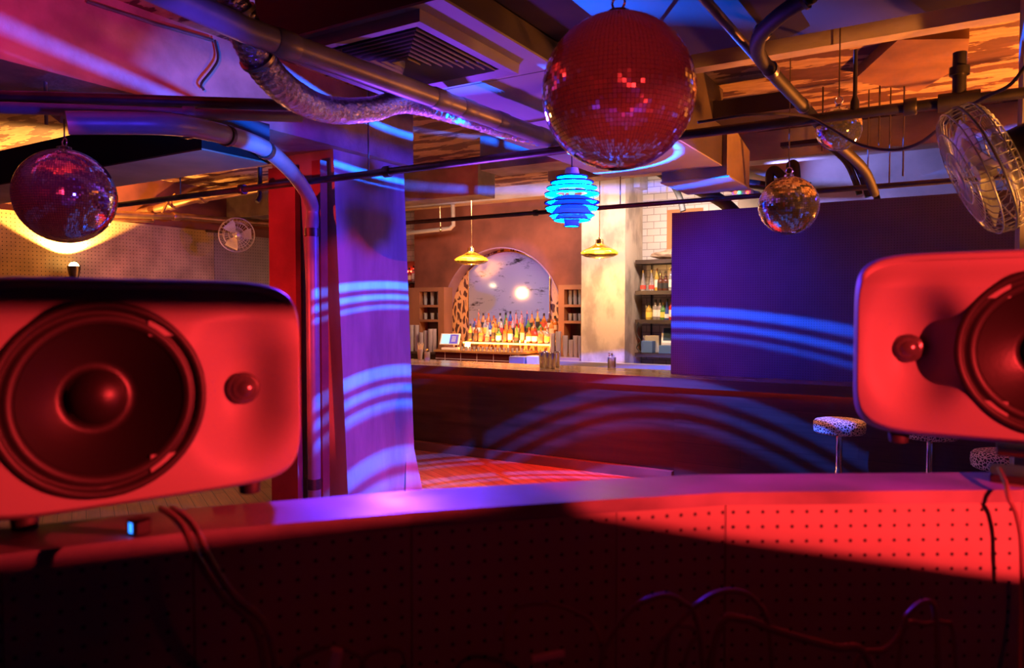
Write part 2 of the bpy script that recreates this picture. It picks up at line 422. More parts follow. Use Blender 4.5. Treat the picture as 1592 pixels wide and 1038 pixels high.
# arched wall behind the bar ------------------------------------------------
AX, AR, AZ = -6.42, 1.16, 1.68
WX0, WX1, WZ = -8.18, -4.66, 3.555
mb = MB()
mb.box(WX0, AX - AR, YW, 10.45, 0, WZ); mb.box(AX + AR, WX1, YW, 10.45, 0, WZ)
n = 40
for i in range(n):
    a0, a1 = PI - PI * i / n, PI - PI * (i + 1) / n
    x0, z0, x1, z1 = AX + AR * math.cos(a0), AZ + AR * math.sin(a0), AX + AR * math.cos(a1), AZ + AR * math.sin(a1)
    mb.hexa([(x0, YW, z0), (x1, YW, z1), (x1, 10.45, z1), (x0, 10.45, z0)], [(x0, YW, WZ), (x1, YW, WZ), (x1, 10.45, WZ), (x0, 10.45, WZ)])
struct(mb.build('wall_bar', M['red_wall']))
struct(MB().box(WX0, WX1, 10.45, 10.52, 0, WZ).build('wall_alcove', M['zebra']))
# glossy arch lining
mb = MB(); pr = []
for i in range(n + 1):
    a = PI - PI * i / n
    pr.append((AX + (AR - .002) * math.cos(a), AZ + (AR - .002) * math.sin(a)))
for (x0, z0), (x1, z1) in zip(pr, pr[1:]):
    cx0, cz0 = AX + (x0 - AX) * .985, AZ + (z0 - AZ) * .985
    cx1, cz1 = AX + (x1 - AX) * .985, AZ + (z1 - AZ) * .985
    mb.hexa([(x0, YW - .01, z0), (x1, YW - .01, z1), (x1, 10.45, z1), (x0, 10.45, z0)], [(cx0, YW - .01, cz0), (cx1, YW - .01, cz1), (cx1, 10.45, cz1), (cx0, 10.45, cz0)])
struct(mb.build('trim_1', mat('gloss_lining', (.34, .20, .26), .15)))

# concrete columns -----------------------------------------------------------
def lerp(a, b, t): return a + (b - a) * t
mb = MB()
Xc = -4.6
mb.hexa([(-5.36, 4.80, 0), (Xc, 4.80, 0), (Xc, 5.74, 0), (-5.36, 5.74, 0)], [(-5.36, 4.64, 3.25), (Xc, 4.64, 3.25), (Xc, 5.575, 3.25), (-5.36, 5.575, 3.25)])
o = struct(mb.build('column_front', M['concrete_col']))
struct(MB().box(-5.36, -5.02, 4.60, 4.66, 0, 3.1).build('trim_2', M['concrete_red']))
struct(MB().box(-4.76, -4.66, 4.55, 4.63, 0, 3.1).build('trim_3', M['concrete_red']))
# splayed concrete kicker at the foot
struct(MB().hexa([(-4.9, 5.55, 0), (-4.57, 5.55, 0), (-4.57, 5.82, 0), (-4.9, 5.82, 0)], [(-4.8, 5.6, .5), (-4.605, 5.6, .5), (-4.605, 5.71, .5), (-4.8, 5.71, .5)]).build('trim_4', M['concrete_col']))
struct(MB().box(-4.66, -3.99, 9.6, 10.25, 0, CEIL).build('column_bar', mat('raw_cast_concrete', (.60, .49, .36), .8, col2=(.36, .29, .22), vscale=2.4, bump=.15, bscale=12, stretch=(1.6, 1.6, .9), detail=12, lo=.4, hi=.56)))

# beams -----------------------------------------------------------------------
struct(MB().box(-5.3, -4.5, -1, 5.6, 3.2, CEIL).build('beam_concrete_left', M['concrete']))
struct(MB().box(-4.6, -2.4, 6.9, 7.35, 3.38, CEIL).build('beam_cross', M['concrete']))
struct(MB().box(-1.78, 4.0, -3.9, 3.93, 3.2, CEIL).build('beam_dark_deep', M['dark_paint']))
struct(MB().box(-1.78, 4.0, 5.0, 5.12, 3.475, CEIL).build('beam_pale', M['concrete_pale']))
struct(MB().box(-4.5, 4.0, 8.3, 8.6, 3.45, CEIL).build('beam_far', M['concrete_pale']))
struct(MB().box(WX0 - 1.5, -3.9, 9.9, 10.2, 3.555, CEIL).build('beam_bar', M['concrete_pale']))
struct(MB().box(-10.2, -5.3, 7.9, 8.3, 3.3, CEIL).build('beam_far_left', M['concrete']))
struct(MB().box(.25, .62, 4.6, 5.0, 0, CEIL).build('column_right', M['concrete']))

# ================================================================== CEILING SERVICES
SZ = 3.08
t = thing('air_handler', 'big boxed air duct with pale underside and square louvred diffuser', 'air duct', (-2.3, 4.5, SZ))
mb = MB().box(-2.90, -1.80, 2.42, 6.5, SZ + .012, 3.74)
mb.build('casing', M['duct_dark'], t)
mb = MB()
for y0, y1 in ((2.42, 3.42), (3.43, 4.30), (4.31, 5.3), (5.31, 6.5)): mb.box(-2.90, -1.80, y0, y1, SZ, SZ + .011)
mb.build('soffit_panel', M['duct_light'], t)
# rounded nose at the far end of the underside
dfc = Vector((-2.34, 2.86, SZ))
def ring_frame(mb, h0, h1, z0, z1, c=dfc):
    """square frame: outer half h0 at z0, inner half h1 at z1 (louvre blade)"""
    t_ = .006
    for k in range(4):
        a = [(-1, -1), (1, -1), (1, 1), (-1, 1)]
        p, q = a[k], a[(k + 1) % 4]
        P0 = Vector((c.x + p[0] * h0, c.y + p[1] * h0, z0)); P1 = Vector((c.x + q[0] * h0, c.y + q[1] * h0, z0))
        Q0 = Vector((c.x + p[0] * h1, c.y + p[1] * h1, z1)); Q1 = Vector((c.x + q[0] * h1, c.y + q[1] * h1, z1))
        dz = Vector((0, 0, t_))
        mb.hexa([P0, P1, Q1, Q0], [P0 + dz, P1 + dz, Q1 + dz, Q0 + dz])
df = MB()
ring_frame(df, .40, .33, SZ - .05, SZ - .035); ring_frame(df, .40, .405, SZ - .05, SZ + .0)
fr = df.build('diffuser', M['diffuser'], t)
for k in range(8):
    h = .315 - .038 * k
    m_ = MB(); ring_frame(m_, h, h - .034, SZ - .045, SZ - .01); m_.build('louvre', M['diffuser'], fr)
MB().box(dfc.x - .35, dfc.x + .35, dfc.y - .35, dfc.y + .35, SZ - .006, SZ - .001).build('throat', M['black'], fr)
# far end cowl
t2 = thing('duct_cowl', 'brown sheet metal duct end hanging beside the boxed air duct', 'air duct', (-1.5, 6.7, 3.1))
MB().hexa([(-2.35, 6.5, 3.0), (-1.76, 6.5, 3.0), (-1.76, 7.3, 3.0), (-2.35, 7.3, 3.0)], [(-2.35, 6.5, 3.5), (-1.76, 6.5, 3.5), (-1.76, 7.3, 3.35), (-2.35, 7.3, 3.35)]).build('casing', M['duct_tan'], t2)
MB().box(-2.37, -1.745, 6.52, 7.32, 2.985, 2.999).build('flange', M['duct_light'], t2)

def pipe(name, label, cat, pts, r, m, seg=16, smooth_n=0, couplings=(), group=None, clamp=1.25, hangers=()):
    """a run of pipe with its couplings and hanger rods as parts"""
    P_ = spline(pts, smooth_n) if smooth_n else [Vector(p) for p in pts]
    body = MB().tube(P_, r, seg)
    if not couplings and not hangers:
        return tag(body.build(name, m, smooth='auto'), label, cat, group)
    o = tag(body.build(name, m, smooth='auto'), label, cat, group)
    for f in couplings:
        # position along the polyline
        Ls = [(b - a).length for a, b in zip(P_, P_[1:])]; tot = sum(Ls); s_ = f * tot
        for i, l in enumerate(Ls):
            if s_ <= l or i == len(Ls) - 1: break
            s_ -= l
        d = (P_[i + 1] - P_[i]).normalized(); p = P_[i] + d * s_
        MB().tube([p - d * r * 1.1, p - d * r * .9, p + d * r * .9, p + d * r * 1.1], r, seg, radii=[r * clamp * .93, r * clamp, r * clamp, r * clamp * .93]).build('coupling', m, o, smooth='auto')
    for (x, y, z, zt) in hangers:
        MB().tube([(x, y, z), (x, y, zt)], .006, 8).build('hanger_rod', M['dark_steel'], o, smooth='auto')
        mt = Matrix.Translation((x, y, z - r))
    return o

# pipe A: long painted pipe under the boxed duct
pa = [PZ(150, -60, 2.95), PZ(380, 46, 2.95), PZ(857, 217, 2.95), PZ(900, 232, 2.95)]
pipe('drain_pipe', 'long straight grey pipe running under the boxed air duct', 'pipe', pa, .052, M['pipe_paint'], couplings=(.25, .55, .62, .72, .86), clamp=1.10,
     hangers=[(PZ(530, 107, 2.95).x, PZ(530, 107, 2.95).y, 3.0, 3.08)])
# foil flexible duct
fl = [D(335, -40, 2.9), D(372, 28, 3.0), D(402, 92, 3.15), D(448, 142, 3.35), D(508, 170, 3.7), D(575, 170, 4.0), D(628, 158, 4.25), D(690, 172, 4.55), D(760, 193, 4.9), D(835, 214, 5.25)]
pts = spline(fl, 24)
rad = []
for i, p in enumerate(pts):
    f = i / len(pts)
    rad.append((.072 - .012 * f) * (1 + .035 * math.sin(i * 1.9) + .05 * (noise.noise(p * 9))))
o = MB().tube(pts, .06, 20, radii=rad).build('flexible_duct', M['foil'], smooth=True)
tag(o, 'crinkled silver foil flexible duct sagging beside the grey pipe', 'flexible duct')
for f in (.10, .22):
    i = int(f * len(pts)); d = (pts[i + 1] - pts[i]).normalized()
    MB().tube([pts[i] - d * .008, pts[i] + d * .008], rad[i] * 1.12, 20).build('strap', M['steel'], o, smooth='auto')

# drain C: elbowing pipe down the front of the column
dr = [D(104, 191, 3.58), D(160, 191, 3.66), D(270, 194, 3.85), D(345, 208, 4.25), D(402, 226, 4.8), D(432, 246, 5.2), D(462, 278, 5.7)]
vx, vy = -4.71, 4.50
tail = [Vector((vx, vy, 2.72)), Vector((vx, vy, 2.5)), Vector((vx, vy, 1.2)), Vector((vx, vy, .02))]
o = MB().tube(spline(dr + tail[:2], 6) + tail[2:], .056, 18).build('soil_pipe', M['pipe_paint'], smooth='auto')
tag(o, 'thick soil pipe elbowing down the front of the concrete column', 'pipe')
for p, q in ((D(286, 197, 3.93), D(292, 198, 3.97)), (D(350, 210, 4.28), D(355, 211, 4.31)), (D(410, 231, 4.9), D(415, 234, 4.96)), (Vector((vx, vy, 2.45)), Vector((vx, vy, 2.52))), (Vector((vx, vy, .30)), Vector((vx, vy, .39)))):
    MB().tube([p, q], .063, 18).build('coupling', M['dark_steel'], o, smooth='auto')

# sprinkler main along the room
yS, zS = 4.3, 2.865
so = pipe('sprinkler_main', 'long rusty sprinkler main crossing in front of the column', 'pipe', [(-9.0, yS, zS + .01), (.9, yS, zS)], .027, M['dark_steel'], couplings=(.37, .535, .715, .885), clamp=1.6,
          hangers=[(PY(573, 262, yS).x, yS, zS, 3.74), (-1.9, yS, zS, 3.08), (-6.2, yS, zS, 3.74)])
x = PY(1330, 100, yS).x
MB().tube([(x, yS, zS), (x, yS, 2.93), (x, yS, 2.96), (x, yS, 3.2)], .011, 10, radii=[.024, .022, .011, .010]).build('drop_rod', M['dark_steel'], so, smooth='auto')
# second pipe over the bar front
y2, z2 = 7.2, 2.905
pipe('bar_pipe', 'slim dark pipe running level above the bar counter', 'pipe', [(-8.2, y2, z2), (1.0, y2, z2)], .024, M['pipe_black'], couplings=(.45, .93), clamp=1.5,
     hangers=[(-3.05, y2, z2, 3.75), (-.55, y2, z2, 3.75), (-.72, y2, z2, 3.75)])
# pale pipe near the bar wall
pts = [PY(600, 366, 9.9), PY(700, 355, 9.9), PY(705, 350, 9.9), PY(704, 318, 9.9)]
pipe('gas_pipe', 'short cream pipe elbow hanging on the terracotta bar wall', 'pipe', pts, .035, M['concrete_pale'])

# dark hose upper right
hs = [D(1262, -8, 2.9), D(1215, 22, 3.05), D(1182, 55, 3.25), D(1180, 85, 3.5), D(1205, 118, 3.85), D(1255, 172, 4.4), D(1300, 222, 4.9), D(1342, 262, 5.4), D(1360, 300, 5.9)]
o = tag(MB().tube(spline(hs, 10), .034, 16).build('black_hose', M['rubber'], smooth=True), 'thick black hose curling down from the dark beam', 'hose')
for p, q in ((D(1183, 53, 3.25), D(1187, 47, 3.23)), (D(1196, 106, 3.74), D(1200, 111, 3.78)), (D(1246, 162, 4.32), D(1250, 166, 4.35)), (D(1249, 1, 2.94), D(1254, -2, 2.93))):
    MB().tube([p, q], .040, 16).build('cable_tie', M['steel'], o, smooth='auto')
pipe('conduit', 'straight dark conduit slanting across the deep dark beam', 'conduit', [D(1075, -25, 3.0), D(1178, 92, 3.9)], .022, M['dark_steel'])
# pipes behind, above the tiled wall
pipe('black_hose', 'thin black hose arching over the white tiled wall', 'hose', [PY(x, y, 9.3) for x, y in ((985, 262), (1020, 268), (1043, 284), (1056, 305), (1062, 328))], .040, M['rubber'], smooth_n=6)
pipe('black_hose', 'fat black insulated hose sloping down behind the dark partition', 'hose', [PY(x, y, 9.0) for x, y in ((1050, 282), (1090, 296), (1125, 315), (1150, 338))], .075, M['rubber'], smooth_n=6)
pipe('insulated_pipe', 'black pipe with square bend above the indicator box', 'pipe', [PY(x, y, 9.0) for x, y in ((1113, 300), (1113, 274), (1118, 272), (1155, 284), (1200, 290), (1260, 290))], .052, M['pipe_black'])
pipe('insulated_pipe', 'grey pipe over the tiled wall under the duct end', 'pipe', [PY(x, y, 9.2) for x, y in ((1062, 275), (1085, 277), (1112, 288), (1180, 303))], .04, M['pipe_paint'])
pipe('cable_hook', 'bent pair of black pipe loops behind the front small mirror ball', 'pipe', [PY(x, y, 7.9) for x, y in ((1197, 292), (1197, 272), (1203, 264), (1212, 270), (1222, 280), (1228, 268), (1230, 256), (1236, 258), (1238, 280))], .045, M['pipe_black'], smooth_n=6)
for k, (px_, y_) in enumerate(((1322, 232), (1336, 236), (1350, 240))):
    pipe('cable_bundle', 'black cable of the drop beside the rear mirror ball, ' + ['left', 'middle', 'right'][k], 'cable', [PY(px_ - 40, y_ - 10, 8.1), PY(px_ - 8, y_ + 18, 8.1), PY(px_ + 8, y_ + 50, 8.1), PY(px_ + 14, y_ + 70, 8.1)], .03, M['rubber'], smooth_n=6, group='cable drop by the rear mirror ball')
# box with indicator lights
t = thing('control_box', 'small grey switch box with a green and two red indicator lights', 'switch box', PY(1157, 303, 8.4))
a = PY(1138, 306, 8.4); b_ = PY(1168, 293, 8.4)
MB().box(a.x, b_.x, 8.4, 8.5, a.z, b_.z).build('housing', M['white_plastic'], t)
for px_, mm in ((1143, 'led_dot_red'), (1149, 'led_dot_green'), (1162, 'led_dot_red')):
    c_ = PY(px_, 299, 8.39); MB().lathe([(0, -.004), (.016, -.002), (.016, .01), (0, .012)], 12, Matrix.Translation((c_.x, 8.395, c_.z)) @ Matrix.Rotation(PI / 2, 4, 'X')).build('indicator', M[mm], t)
# steel channel pieces hanging
o = MB().box(PY(1090, 170, 6.2).x, PY(1235, 170, 6.2).x, 6.2, 6.5, PY(1160, 178, 6.2).z, PY(1160, 150, 6.2).z).build('steel_channel', M['dark_paint'])
tag(o, 'dark steel channel hung under the peeling ceiling', 'steel channel')
a, b_ = PY(1213, 228, 7.0), PY(1290, 213, 7.0)
o = tag(MB().box(a.x, b_.x, 7.0, 7.12, a.z, b_.z).build('strut_bar', M['dark_paint']), 'short dark strut above the front small mirror ball', 'steel strut')
pipe('hanger_rod', 'thin rod dropping from the ceiling to the short dark strut', 'rod', [PY(1227, 228, 7.0), PY(1227, 228, 7.0).xy.to_3d() + Vector((0, 0, CEIL))], .007, M['dark_steel'], seg=8)
for px_, lab in ((1278, 'thin hanger rod right of the thick black hose'), (1404, 'thin hanger rod below the square ceiling board'), (1366, 'thin hanger rod nearest the end of the thick black hose')):
    p = PY(px_, 250, 6.9)
    o = MB().tube([(p.x, 6.9, 2.93 if px_ == 1404 else 3.2), (p.x, 6.9, CEIL)], .007, 8).build('hanger_rod', M['dark_steel'], smooth='auto'); tag(o, lab, 'rod')
# square ceiling board
pb = [PZ(*q, 3.66) for q in ((1326, 126), (1396, 62), (1507, 60), (1503, 97), (1427, 143))]
o = MB().prism([(p.x, p.y, 3.66) for p in pb], (0, 0, .085)).build('ceiling_board', mat('brown_hardboard', (.30, .15, .06), .6, var=.4, vscale=3))
tag(o, 'brown angular board fixed flat against the peeling ceiling', 'board')

# left side ceiling run --------------------------------------------------------
t = thing('box_duct', 'long box duct with sides coloured black as shade crossing behind the left mirror ball', 'air duct', (-6.4, 3.4, 2.9))
MB().box(-9.0, -4.35, 3.18, 3.75, 2.912, 3.19).build('casing', M['black'], t)  # black casing colour stands in for the unlit sides
MB().box(-9.0, -4.35, 3.18, 3.75, 2.9, 2.911).build('underside', M['duct_tan'], t)
pipe('conduit', 'blue lit conduit running level above the soil pipe', 'conduit', [D(-40, 166, 3.7), D(470, 182, 4.3)], .03, M['pipe_paint'], couplings=(.62,), clamp=1.3)
pipe('conduit', 'rust brown conduit running level under the concrete beam', 'conduit', [D(-40, 149, 3.9), D(470, 164, 4.4)], .034, M['dark_steel'])
pipe('conduit', 'thin conduit fixed along the face of the concrete beam', 'conduit', [PX(134, 1, -4.47), PX(240, 36, -4.47), PX(330, 62, -4.47)], .012, M['steel'])
pipe('wire', 'thin wire dangling down the concrete beam face', 'wire', [PX(334, 62, -4.46), PX(339, 90, -4.46), PX(330, 108, -4.46), PX(313, 130, -4.46), PX(317, 140, -4.46)], .008, M['rubber'], smooth_n=5)
pipe('hook_pipe', 'blue lit J shaped pipe under the end of the concrete beam', 'pipe', [PX(22, 92, -5.1), PX(23, 118, -5.1), PX(31, 126, -5.1), PX(40, 118, -5.1), PX(40, 100, -5.1)], .05, M['pipe_paint'], smooth_n=5)
pipe('heating_pipe', 'thick black insulated pipe nearest the ceiling on the left', 'pipe', [PY(160, 345, 6.4), PY(300, 310, 6.4), PY(430, 288, 6.4)], .055, M['copper'], couplings=(.45, .62), clamp=1.35)
pipe('water_pipe', 'brass coloured pipe running above the tan pegboard', 'pipe', [PY(150, 328, 7.2), PY(245, 316, 7.2), PY(300, 300, 7.2), PY(430, 280, 7.2)], .028, M['copper'], couplings=(.3, .5), clamp=1.6)
pipe('water_pipe', 'bent copper pipe with elbow just over the tan pegboard', 'pipe', [PX(150, 340, -9.9), PX(238, 344, -9.9), PX(241, 336, -9.9), PX(238, 322, -9.9)], .02, M['copper'])
pipe('heating_pipe', 'straight bronze pipe along the top of the tan pegboard wall', 'pipe', [PX(160, 332, -9.85), PX(290, 337, -9.85), PX(440, 350, -9.85)], .05, M['copper'], couplings=(.35,), clamp=1.35)
pipe('bent_pipe', 'small bright pipe offset left of the wall fan', 'pipe', [PX(252, 331, -9.4), PX(260, 315, -9.4), PX(272, 302, -9.4)], .018, M['brass'])
pipe('drop_pipe', 'short vertical pipe stub ending in a hook beside the column', 'pipe', [PX(404, 260, -7.6), PX(404, 305, -7.6), PX(400, 314, -7.6)], .03, M['pipe_black'])
# suspension for the left ball
p0 = D(72, 194, 4.45)
o = pipe('hanger_rod', 'blue lit rod under the concrete beam above the left mirror ball', 'rod', [p0, (p0.x, p0.y, 3.2)], .011, M['pipe_paint'], seg=8)
o = MB().tube([D(72, 164, 4.45), D(101, 186, 4.0)], .03, 4).build('bracket_arm', M['pipe_paint']); tag(o, 'square bracket arm holding the chain of the left mirror ball', 'bracket')

# ================================================================== MIRROR BALLS
def mirror_ball(label, c, R, rows, cols, top, rodr=.004, tilt=(0, 0, 0), jit=.04):
    t = thing('mirror_ball', label, 'mirror ball', c, tilt)
    bm = bmesh.new()
    bmesh.ops.create_uvsphere(bm, u_segments=cols, v_segments=rows, radius=R)
    quads = [f for f in bm.faces if len(f.verts) == 4]
    r = bmesh.ops.inset_individual(bm, faces=quads, thickness=R * .0042, depth=0.0)
    inner = set(quads)
    for f in bm.faces: f.material_index = 0 if f in inner else 1
    for f in quads:
        cc = f.calc_center_median(); nrm = f.normal
        ax = Vector((random.gauss(0, 1), random.gauss(0, 1), random.gauss(0, 1))).normalized()
        rot = Matrix.Rotation(random.gauss(0, jit), 3, ax)
        for v in f.verts: v.co = cc + nrm * R * .004 + rot @ (v.co - cc)
    w = MB(); w.bm.free(); w.bm = bm
    w.build('ball', [M['mirror_tile'], M['ball_grout']], t, local=True)
    h = MB().lathe([(0, R - .004), (R * .16, R - .006), (R * .15, R + .012), (.012, R + .02), (0, R + .02)], 24); h.build('cap', M['chrome'], t, smooth='auto', local=True)
    MB().torus(.022, .004, Matrix.Translation((0, 0, R + .04)) @ Matrix.Rotation(PI / 2, 4, 'X'), 24, 8).build('ring', M['chrome'], t, smooth=True, local=True)
    MB().tube([(0, 0, R + .062), (0, 0, top - c[2])], rodr, 8).build('cable', M['dark_steel'], t, smooth='auto', local=True)
    return t
mirror_ball('biggest mirror ball, hanging nearest the middle of the room', D(961, 144, 2.43), .25, 56, 112, 3.19, jit=.06)
mirror_ball('mirror ball on a bracket in front of the long box duct', D(102, 305, 4.0), .25, 60, 124, D(101, 186, 4.0).z)
mirror_ball('small mirror ball hanging lowest in front of the dark pegboard partition', D(1226, 320, 5.1), .20, 40, 80, 3.74)
mirror_ball('smallest mirror ball, hanging behind the sprinkler main', D(1304, 200, 4.55), .134, 34, 66, 3.74)

# ================================================================== SLATTED GLOBE LAMP
gc = D(889, 310, 6.0); GR = .222
t = thing('globe_lamp', 'glowing blue slatted globe lamp hanging under the boxed duct', 'lamp', gc)
SLATS = [(-76, -55), (-49.5, -45), (-37, -26), (-18.5, -7), (-8, 6.6), (10.6, 21), (23.5, 38), (37.5, 55), (54, 80)]
def pol(r, e): return (r * math.cos(math.radians(e)), r * math.sin(math.radians(e)))
for lo_e, hi_e in SLATS:
    a, b_ = pol(GR * .60, hi_e), pol(GR, lo_e)
    MB().lathe([a, b_, (b_[0], b_[1] + .003), (a[0], a[1] + .003)], 72, closed=True).build('slat', M['slat'], t, smooth='auto', local=True)
    rm = pol(GR, lo_e + 1.5)
    MB().torus(rm[0], .0055, Matrix.Translation((0, 0, rm[1])), 72, 8).build('rim', M['rim'], t, smooth=True, local=True)
for e in (-52.2, -42.3, -39.7, -23.6, -21.0, 8.6):
    r_, z_ = pol(GR * .985, e)
    MB().torus(r_, .0027, Matrix.Translation((0, 0, z_)), 64, 6).build('stripe_hoop', M['slat'], t, smooth=True, local=True)  # thin hoops added to split each light stripe
for k in range(3):
    a = 2 * PI * k / 3 + .3
    MB().tube([(math.cos(a) * pol(GR * .8, e)[0], math.sin(a) * pol(GR * .8, e)[0], pol(GR * .8, e)[1]) for e in range(-70, 71, 10)], .003, 6).build('rib', M['slat'], t, local=True)
MB().lathe([(0, .03), (.018, .034), (.026, .06), (.028, .11), (.02, .16), (.014, .195), (0, .195)], 24).build('bulb', M['globe_core'], t, smooth=True, local=True)
MB().lathe([(0, GR + .03), (.05, GR + .03), (.06, GR - .01), (.06, .1955), (0, .1955)], 24).build('cap', M['white_plastic'], t, smooth='auto', local=True)
MB().tube([(0, 0, GR + .03), (0, 0, 3.08 - gc.z)], .006, 8).build('cord', M['rubber'], t, local=True)

# ================================================================== PENDANTS over the bar
def pendant(label, c, top):
    t = thing('pendant_lamp', label, 'pendant lamp', c)
    prof = [(.055, .115), (.075, .095), (.14, .06), (.215, .022), (.245, -.005), (.235, -.035), (.18, -.062), (.10, -.078), (.07, -.08)]
    MB().lathe(prof + [(r - .003, z - .002 if z > 0 else z + .003) for r, z in prof[::-1]], 48, closed=True).build('shade', M['amber_glass'], t, smooth=True, local=True)
    MB().lathe([(0, .055), (.025, .05), (.058, .028), (.072, .0), (.062, -.028), (.034, -.046), (0, -.052)], 20).build('bulb', M['bulb'], t, smooth=True, local=True)
    MB().lathe([(0, .20), (.018, .19), (.022, .175), (.05, .165), (.055, .115), (.03, .105), (.02, .055), (0, .055)], 24).build('lamp_holder', M['brass'], t, smooth='auto', local=True)
    MB().tube([(0, 0, .19), (0, 0, top - c[2])], .006, 8).build('cord', M['brass'], t, local=True)
    return t
pA = PY(733, 403, 8.9); pB = PY(932, 392, 8.9)
pendant('amber glass pendant lamp hanging in front of the arched mirror', pA, CEIL)
pendant('amber glass pendant lamp hanging in front of the bare concrete pillar', pB, CEIL)
o = pipe('pull_cord', 'thin brass cord with a knot left of the arched mirror', 'cord', [PY(684, 320, 9.4), PY(685, 352, 9.4)], .006, M['brass'], seg=8)
pk = PY(685, 357, 9.4)
MB().lathe([(0, -.035), (.018, -.02), (.022, 0), (.012, .02), (.006, .035)], 12, Matrix.Translation(pk)).build('knot', M['brass'], o, smooth=True)

# ================================================================== FANS
def fan(label, loc, axis, R, depth, nwires, arm_to, mot=.09, up=Vector((0, 0, 1))):
    """axis: direction the front faces"""
    q = axis.normalized().to_track_quat('Z', 'Y')
    t = thing('wall_fan', label, 'fan', loc, q.to_euler())
    def guard(sign, name):
        mb = MB()
        zf = sign * depth * .5
        for rr, zz in ((R, 0.0), (R * .98, zf * .55), (R * .72, zf * .95), (R * .42, zf), (R * .18, zf)): mb.torus(rr, .0028 if rr < R else .005, Matrix.Translation((0, 0, zz)), 48, 6)
        for k in range(nwires):
            a = 2 * PI * k / nwires; ca, sa = math.cos(a), math.sin(a)
            mb.tube([(ca * r, sa * r, z) for r, z in ((R, 0), (R * .98, zf * .55), (R * .90, zf * .82), (R * .72, zf * .95), (R * .42, zf), (R * .15, zf))], .0018, 5, caps=False)
        mb.lathe([(0, zf + .004), (R * .18, zf + .004), (R * .18, zf - .004), (0, zf - .004)], 24)
        mb.build(name, M['fan_wire'], t, smooth=True, local=True)
    guard(1, 'front_guard'); guard(-1, 'rear_guard')
    bl = MB()
    for k in range(3):
        a0 = 2 * PI * k / 3; pts = []
        for r, w0, w1, z0, z1 in ((.10, -.25, .35, -.02, .02), (.35, -.35, .55, -.03, .04), (.65, -.40, .62, -.03, .05), (.88, -.25, .55, -.02, .05)):
            pts.append((r * R, a0 + w0, z0)), pts.append((r * R, a0 + w1, z1))
        g = [[bl.bm.verts.new((r * math.cos(a), r * math.sin(a), z + e)) for r, a, z in pts] for e in (0, .003)]
        for i in range(0, 6, 2):
            bl.bm.faces.new((g[0][i], g[0][i + 1], g[0][i + 3], g[0][i + 2])); bl.bm.faces.new((g[1][i], g[1][i + 2], g[1][i + 3], g[1][i + 1]))
    bl.lathe([(0, .03), (R * .16, .025), (R * .17, -.03), (0, -.03)], 20)
    bl.build('blades', M['fan_wire'], t, smooth='auto', local=True)
    MB().lathe([(0, -depth * .5), (mot * .8, -depth * .5), (mot, -depth * .5 - .03), (mot, -depth * .5 - .12), (mot * .7, -depth * .5 - .15), (0, -depth * .5 - .155)], 24).build('motor', M['dark_steel'], t, smooth='auto', local=True)
    back = Vector(loc) - axis.normalized() * (depth * .5 + .08)
    MB().tube([back, back + (Vector(arm_to) - back) * .3, Vector(arm_to)], .022, 12).build('arm', M['dark_steel'], t, smooth='auto')
    return t
ax = (RT * -.80 + UP * -.38 + FW * .36)
fl_ = D(1528, 262, 2.7)
fan('chrome caged wall fan tilted down above the black and red loudspeaker', fl_, ax, .245, .155, 44, D(1640, 205, 2.75))
lf = PX(368, 365, -9.0)
fan('small caged fan mounted high beside the tan pegboard', lf, Vector((.85, -.5, -.25)), .25, .14, 28, (-10.15, lf.y + .35, lf.z + .15))
# T branch on the sprinkler main
tp = PY(1491, 150, yS)
t = thing('branch_pipe', 'stubby vertical pipe tee on the sprinkler main above the chrome fan', 'pipe', (tp.x, yS, zS))
MB().tube([(tp.x, yS - .001, PY(1491, 188, yS).z), (tp.x, yS, PY(1491, 120, yS).z), (tp.x, yS, 3.0), (tp.x, yS, PY(1491, 82, yS).z)], .031, 16).build('stub', M['dark_steel'], t, smooth='auto')
MB().tube([(tp.x - .09, yS, zS), (tp.x + .09, yS, zS)], .045, 16).build('tee', M['dark_steel'], t, smooth='auto')
MB().tube([(tp.x, yS, 2.99), (tp.x, yS, 3.03)], .045, 16).build('collar', M['dark_steel'], t, smooth='auto')
MB().tube([(tp.x, yS, PY(1491, 190, yS).z), (tp.x, yS, PY(1491, 178, yS).z)], .036, 16).build('end_cap', M['brass'], t, smooth='auto')
# swagged cable
sw = [D(1085, 190, 4.0), D(1170, 178, 4.0), D(1250, 180, 4.0), D(1292, 200, 3.9), D(1335, 224, 3.75), D(1385, 233, 3.6), D(1430, 222, 3.45), D(1478, 185, 3.25), D(1530, 152, 3.1), D(1570, 132, 3.0), D(1600, 95, 2.95)]
o = tag(MB().tube(spline(sw, 8), .008, 8).build('power_cable', M['cable'], smooth=True), 'black cable swagged from the sprinkler main to the chrome fan', 'cable')

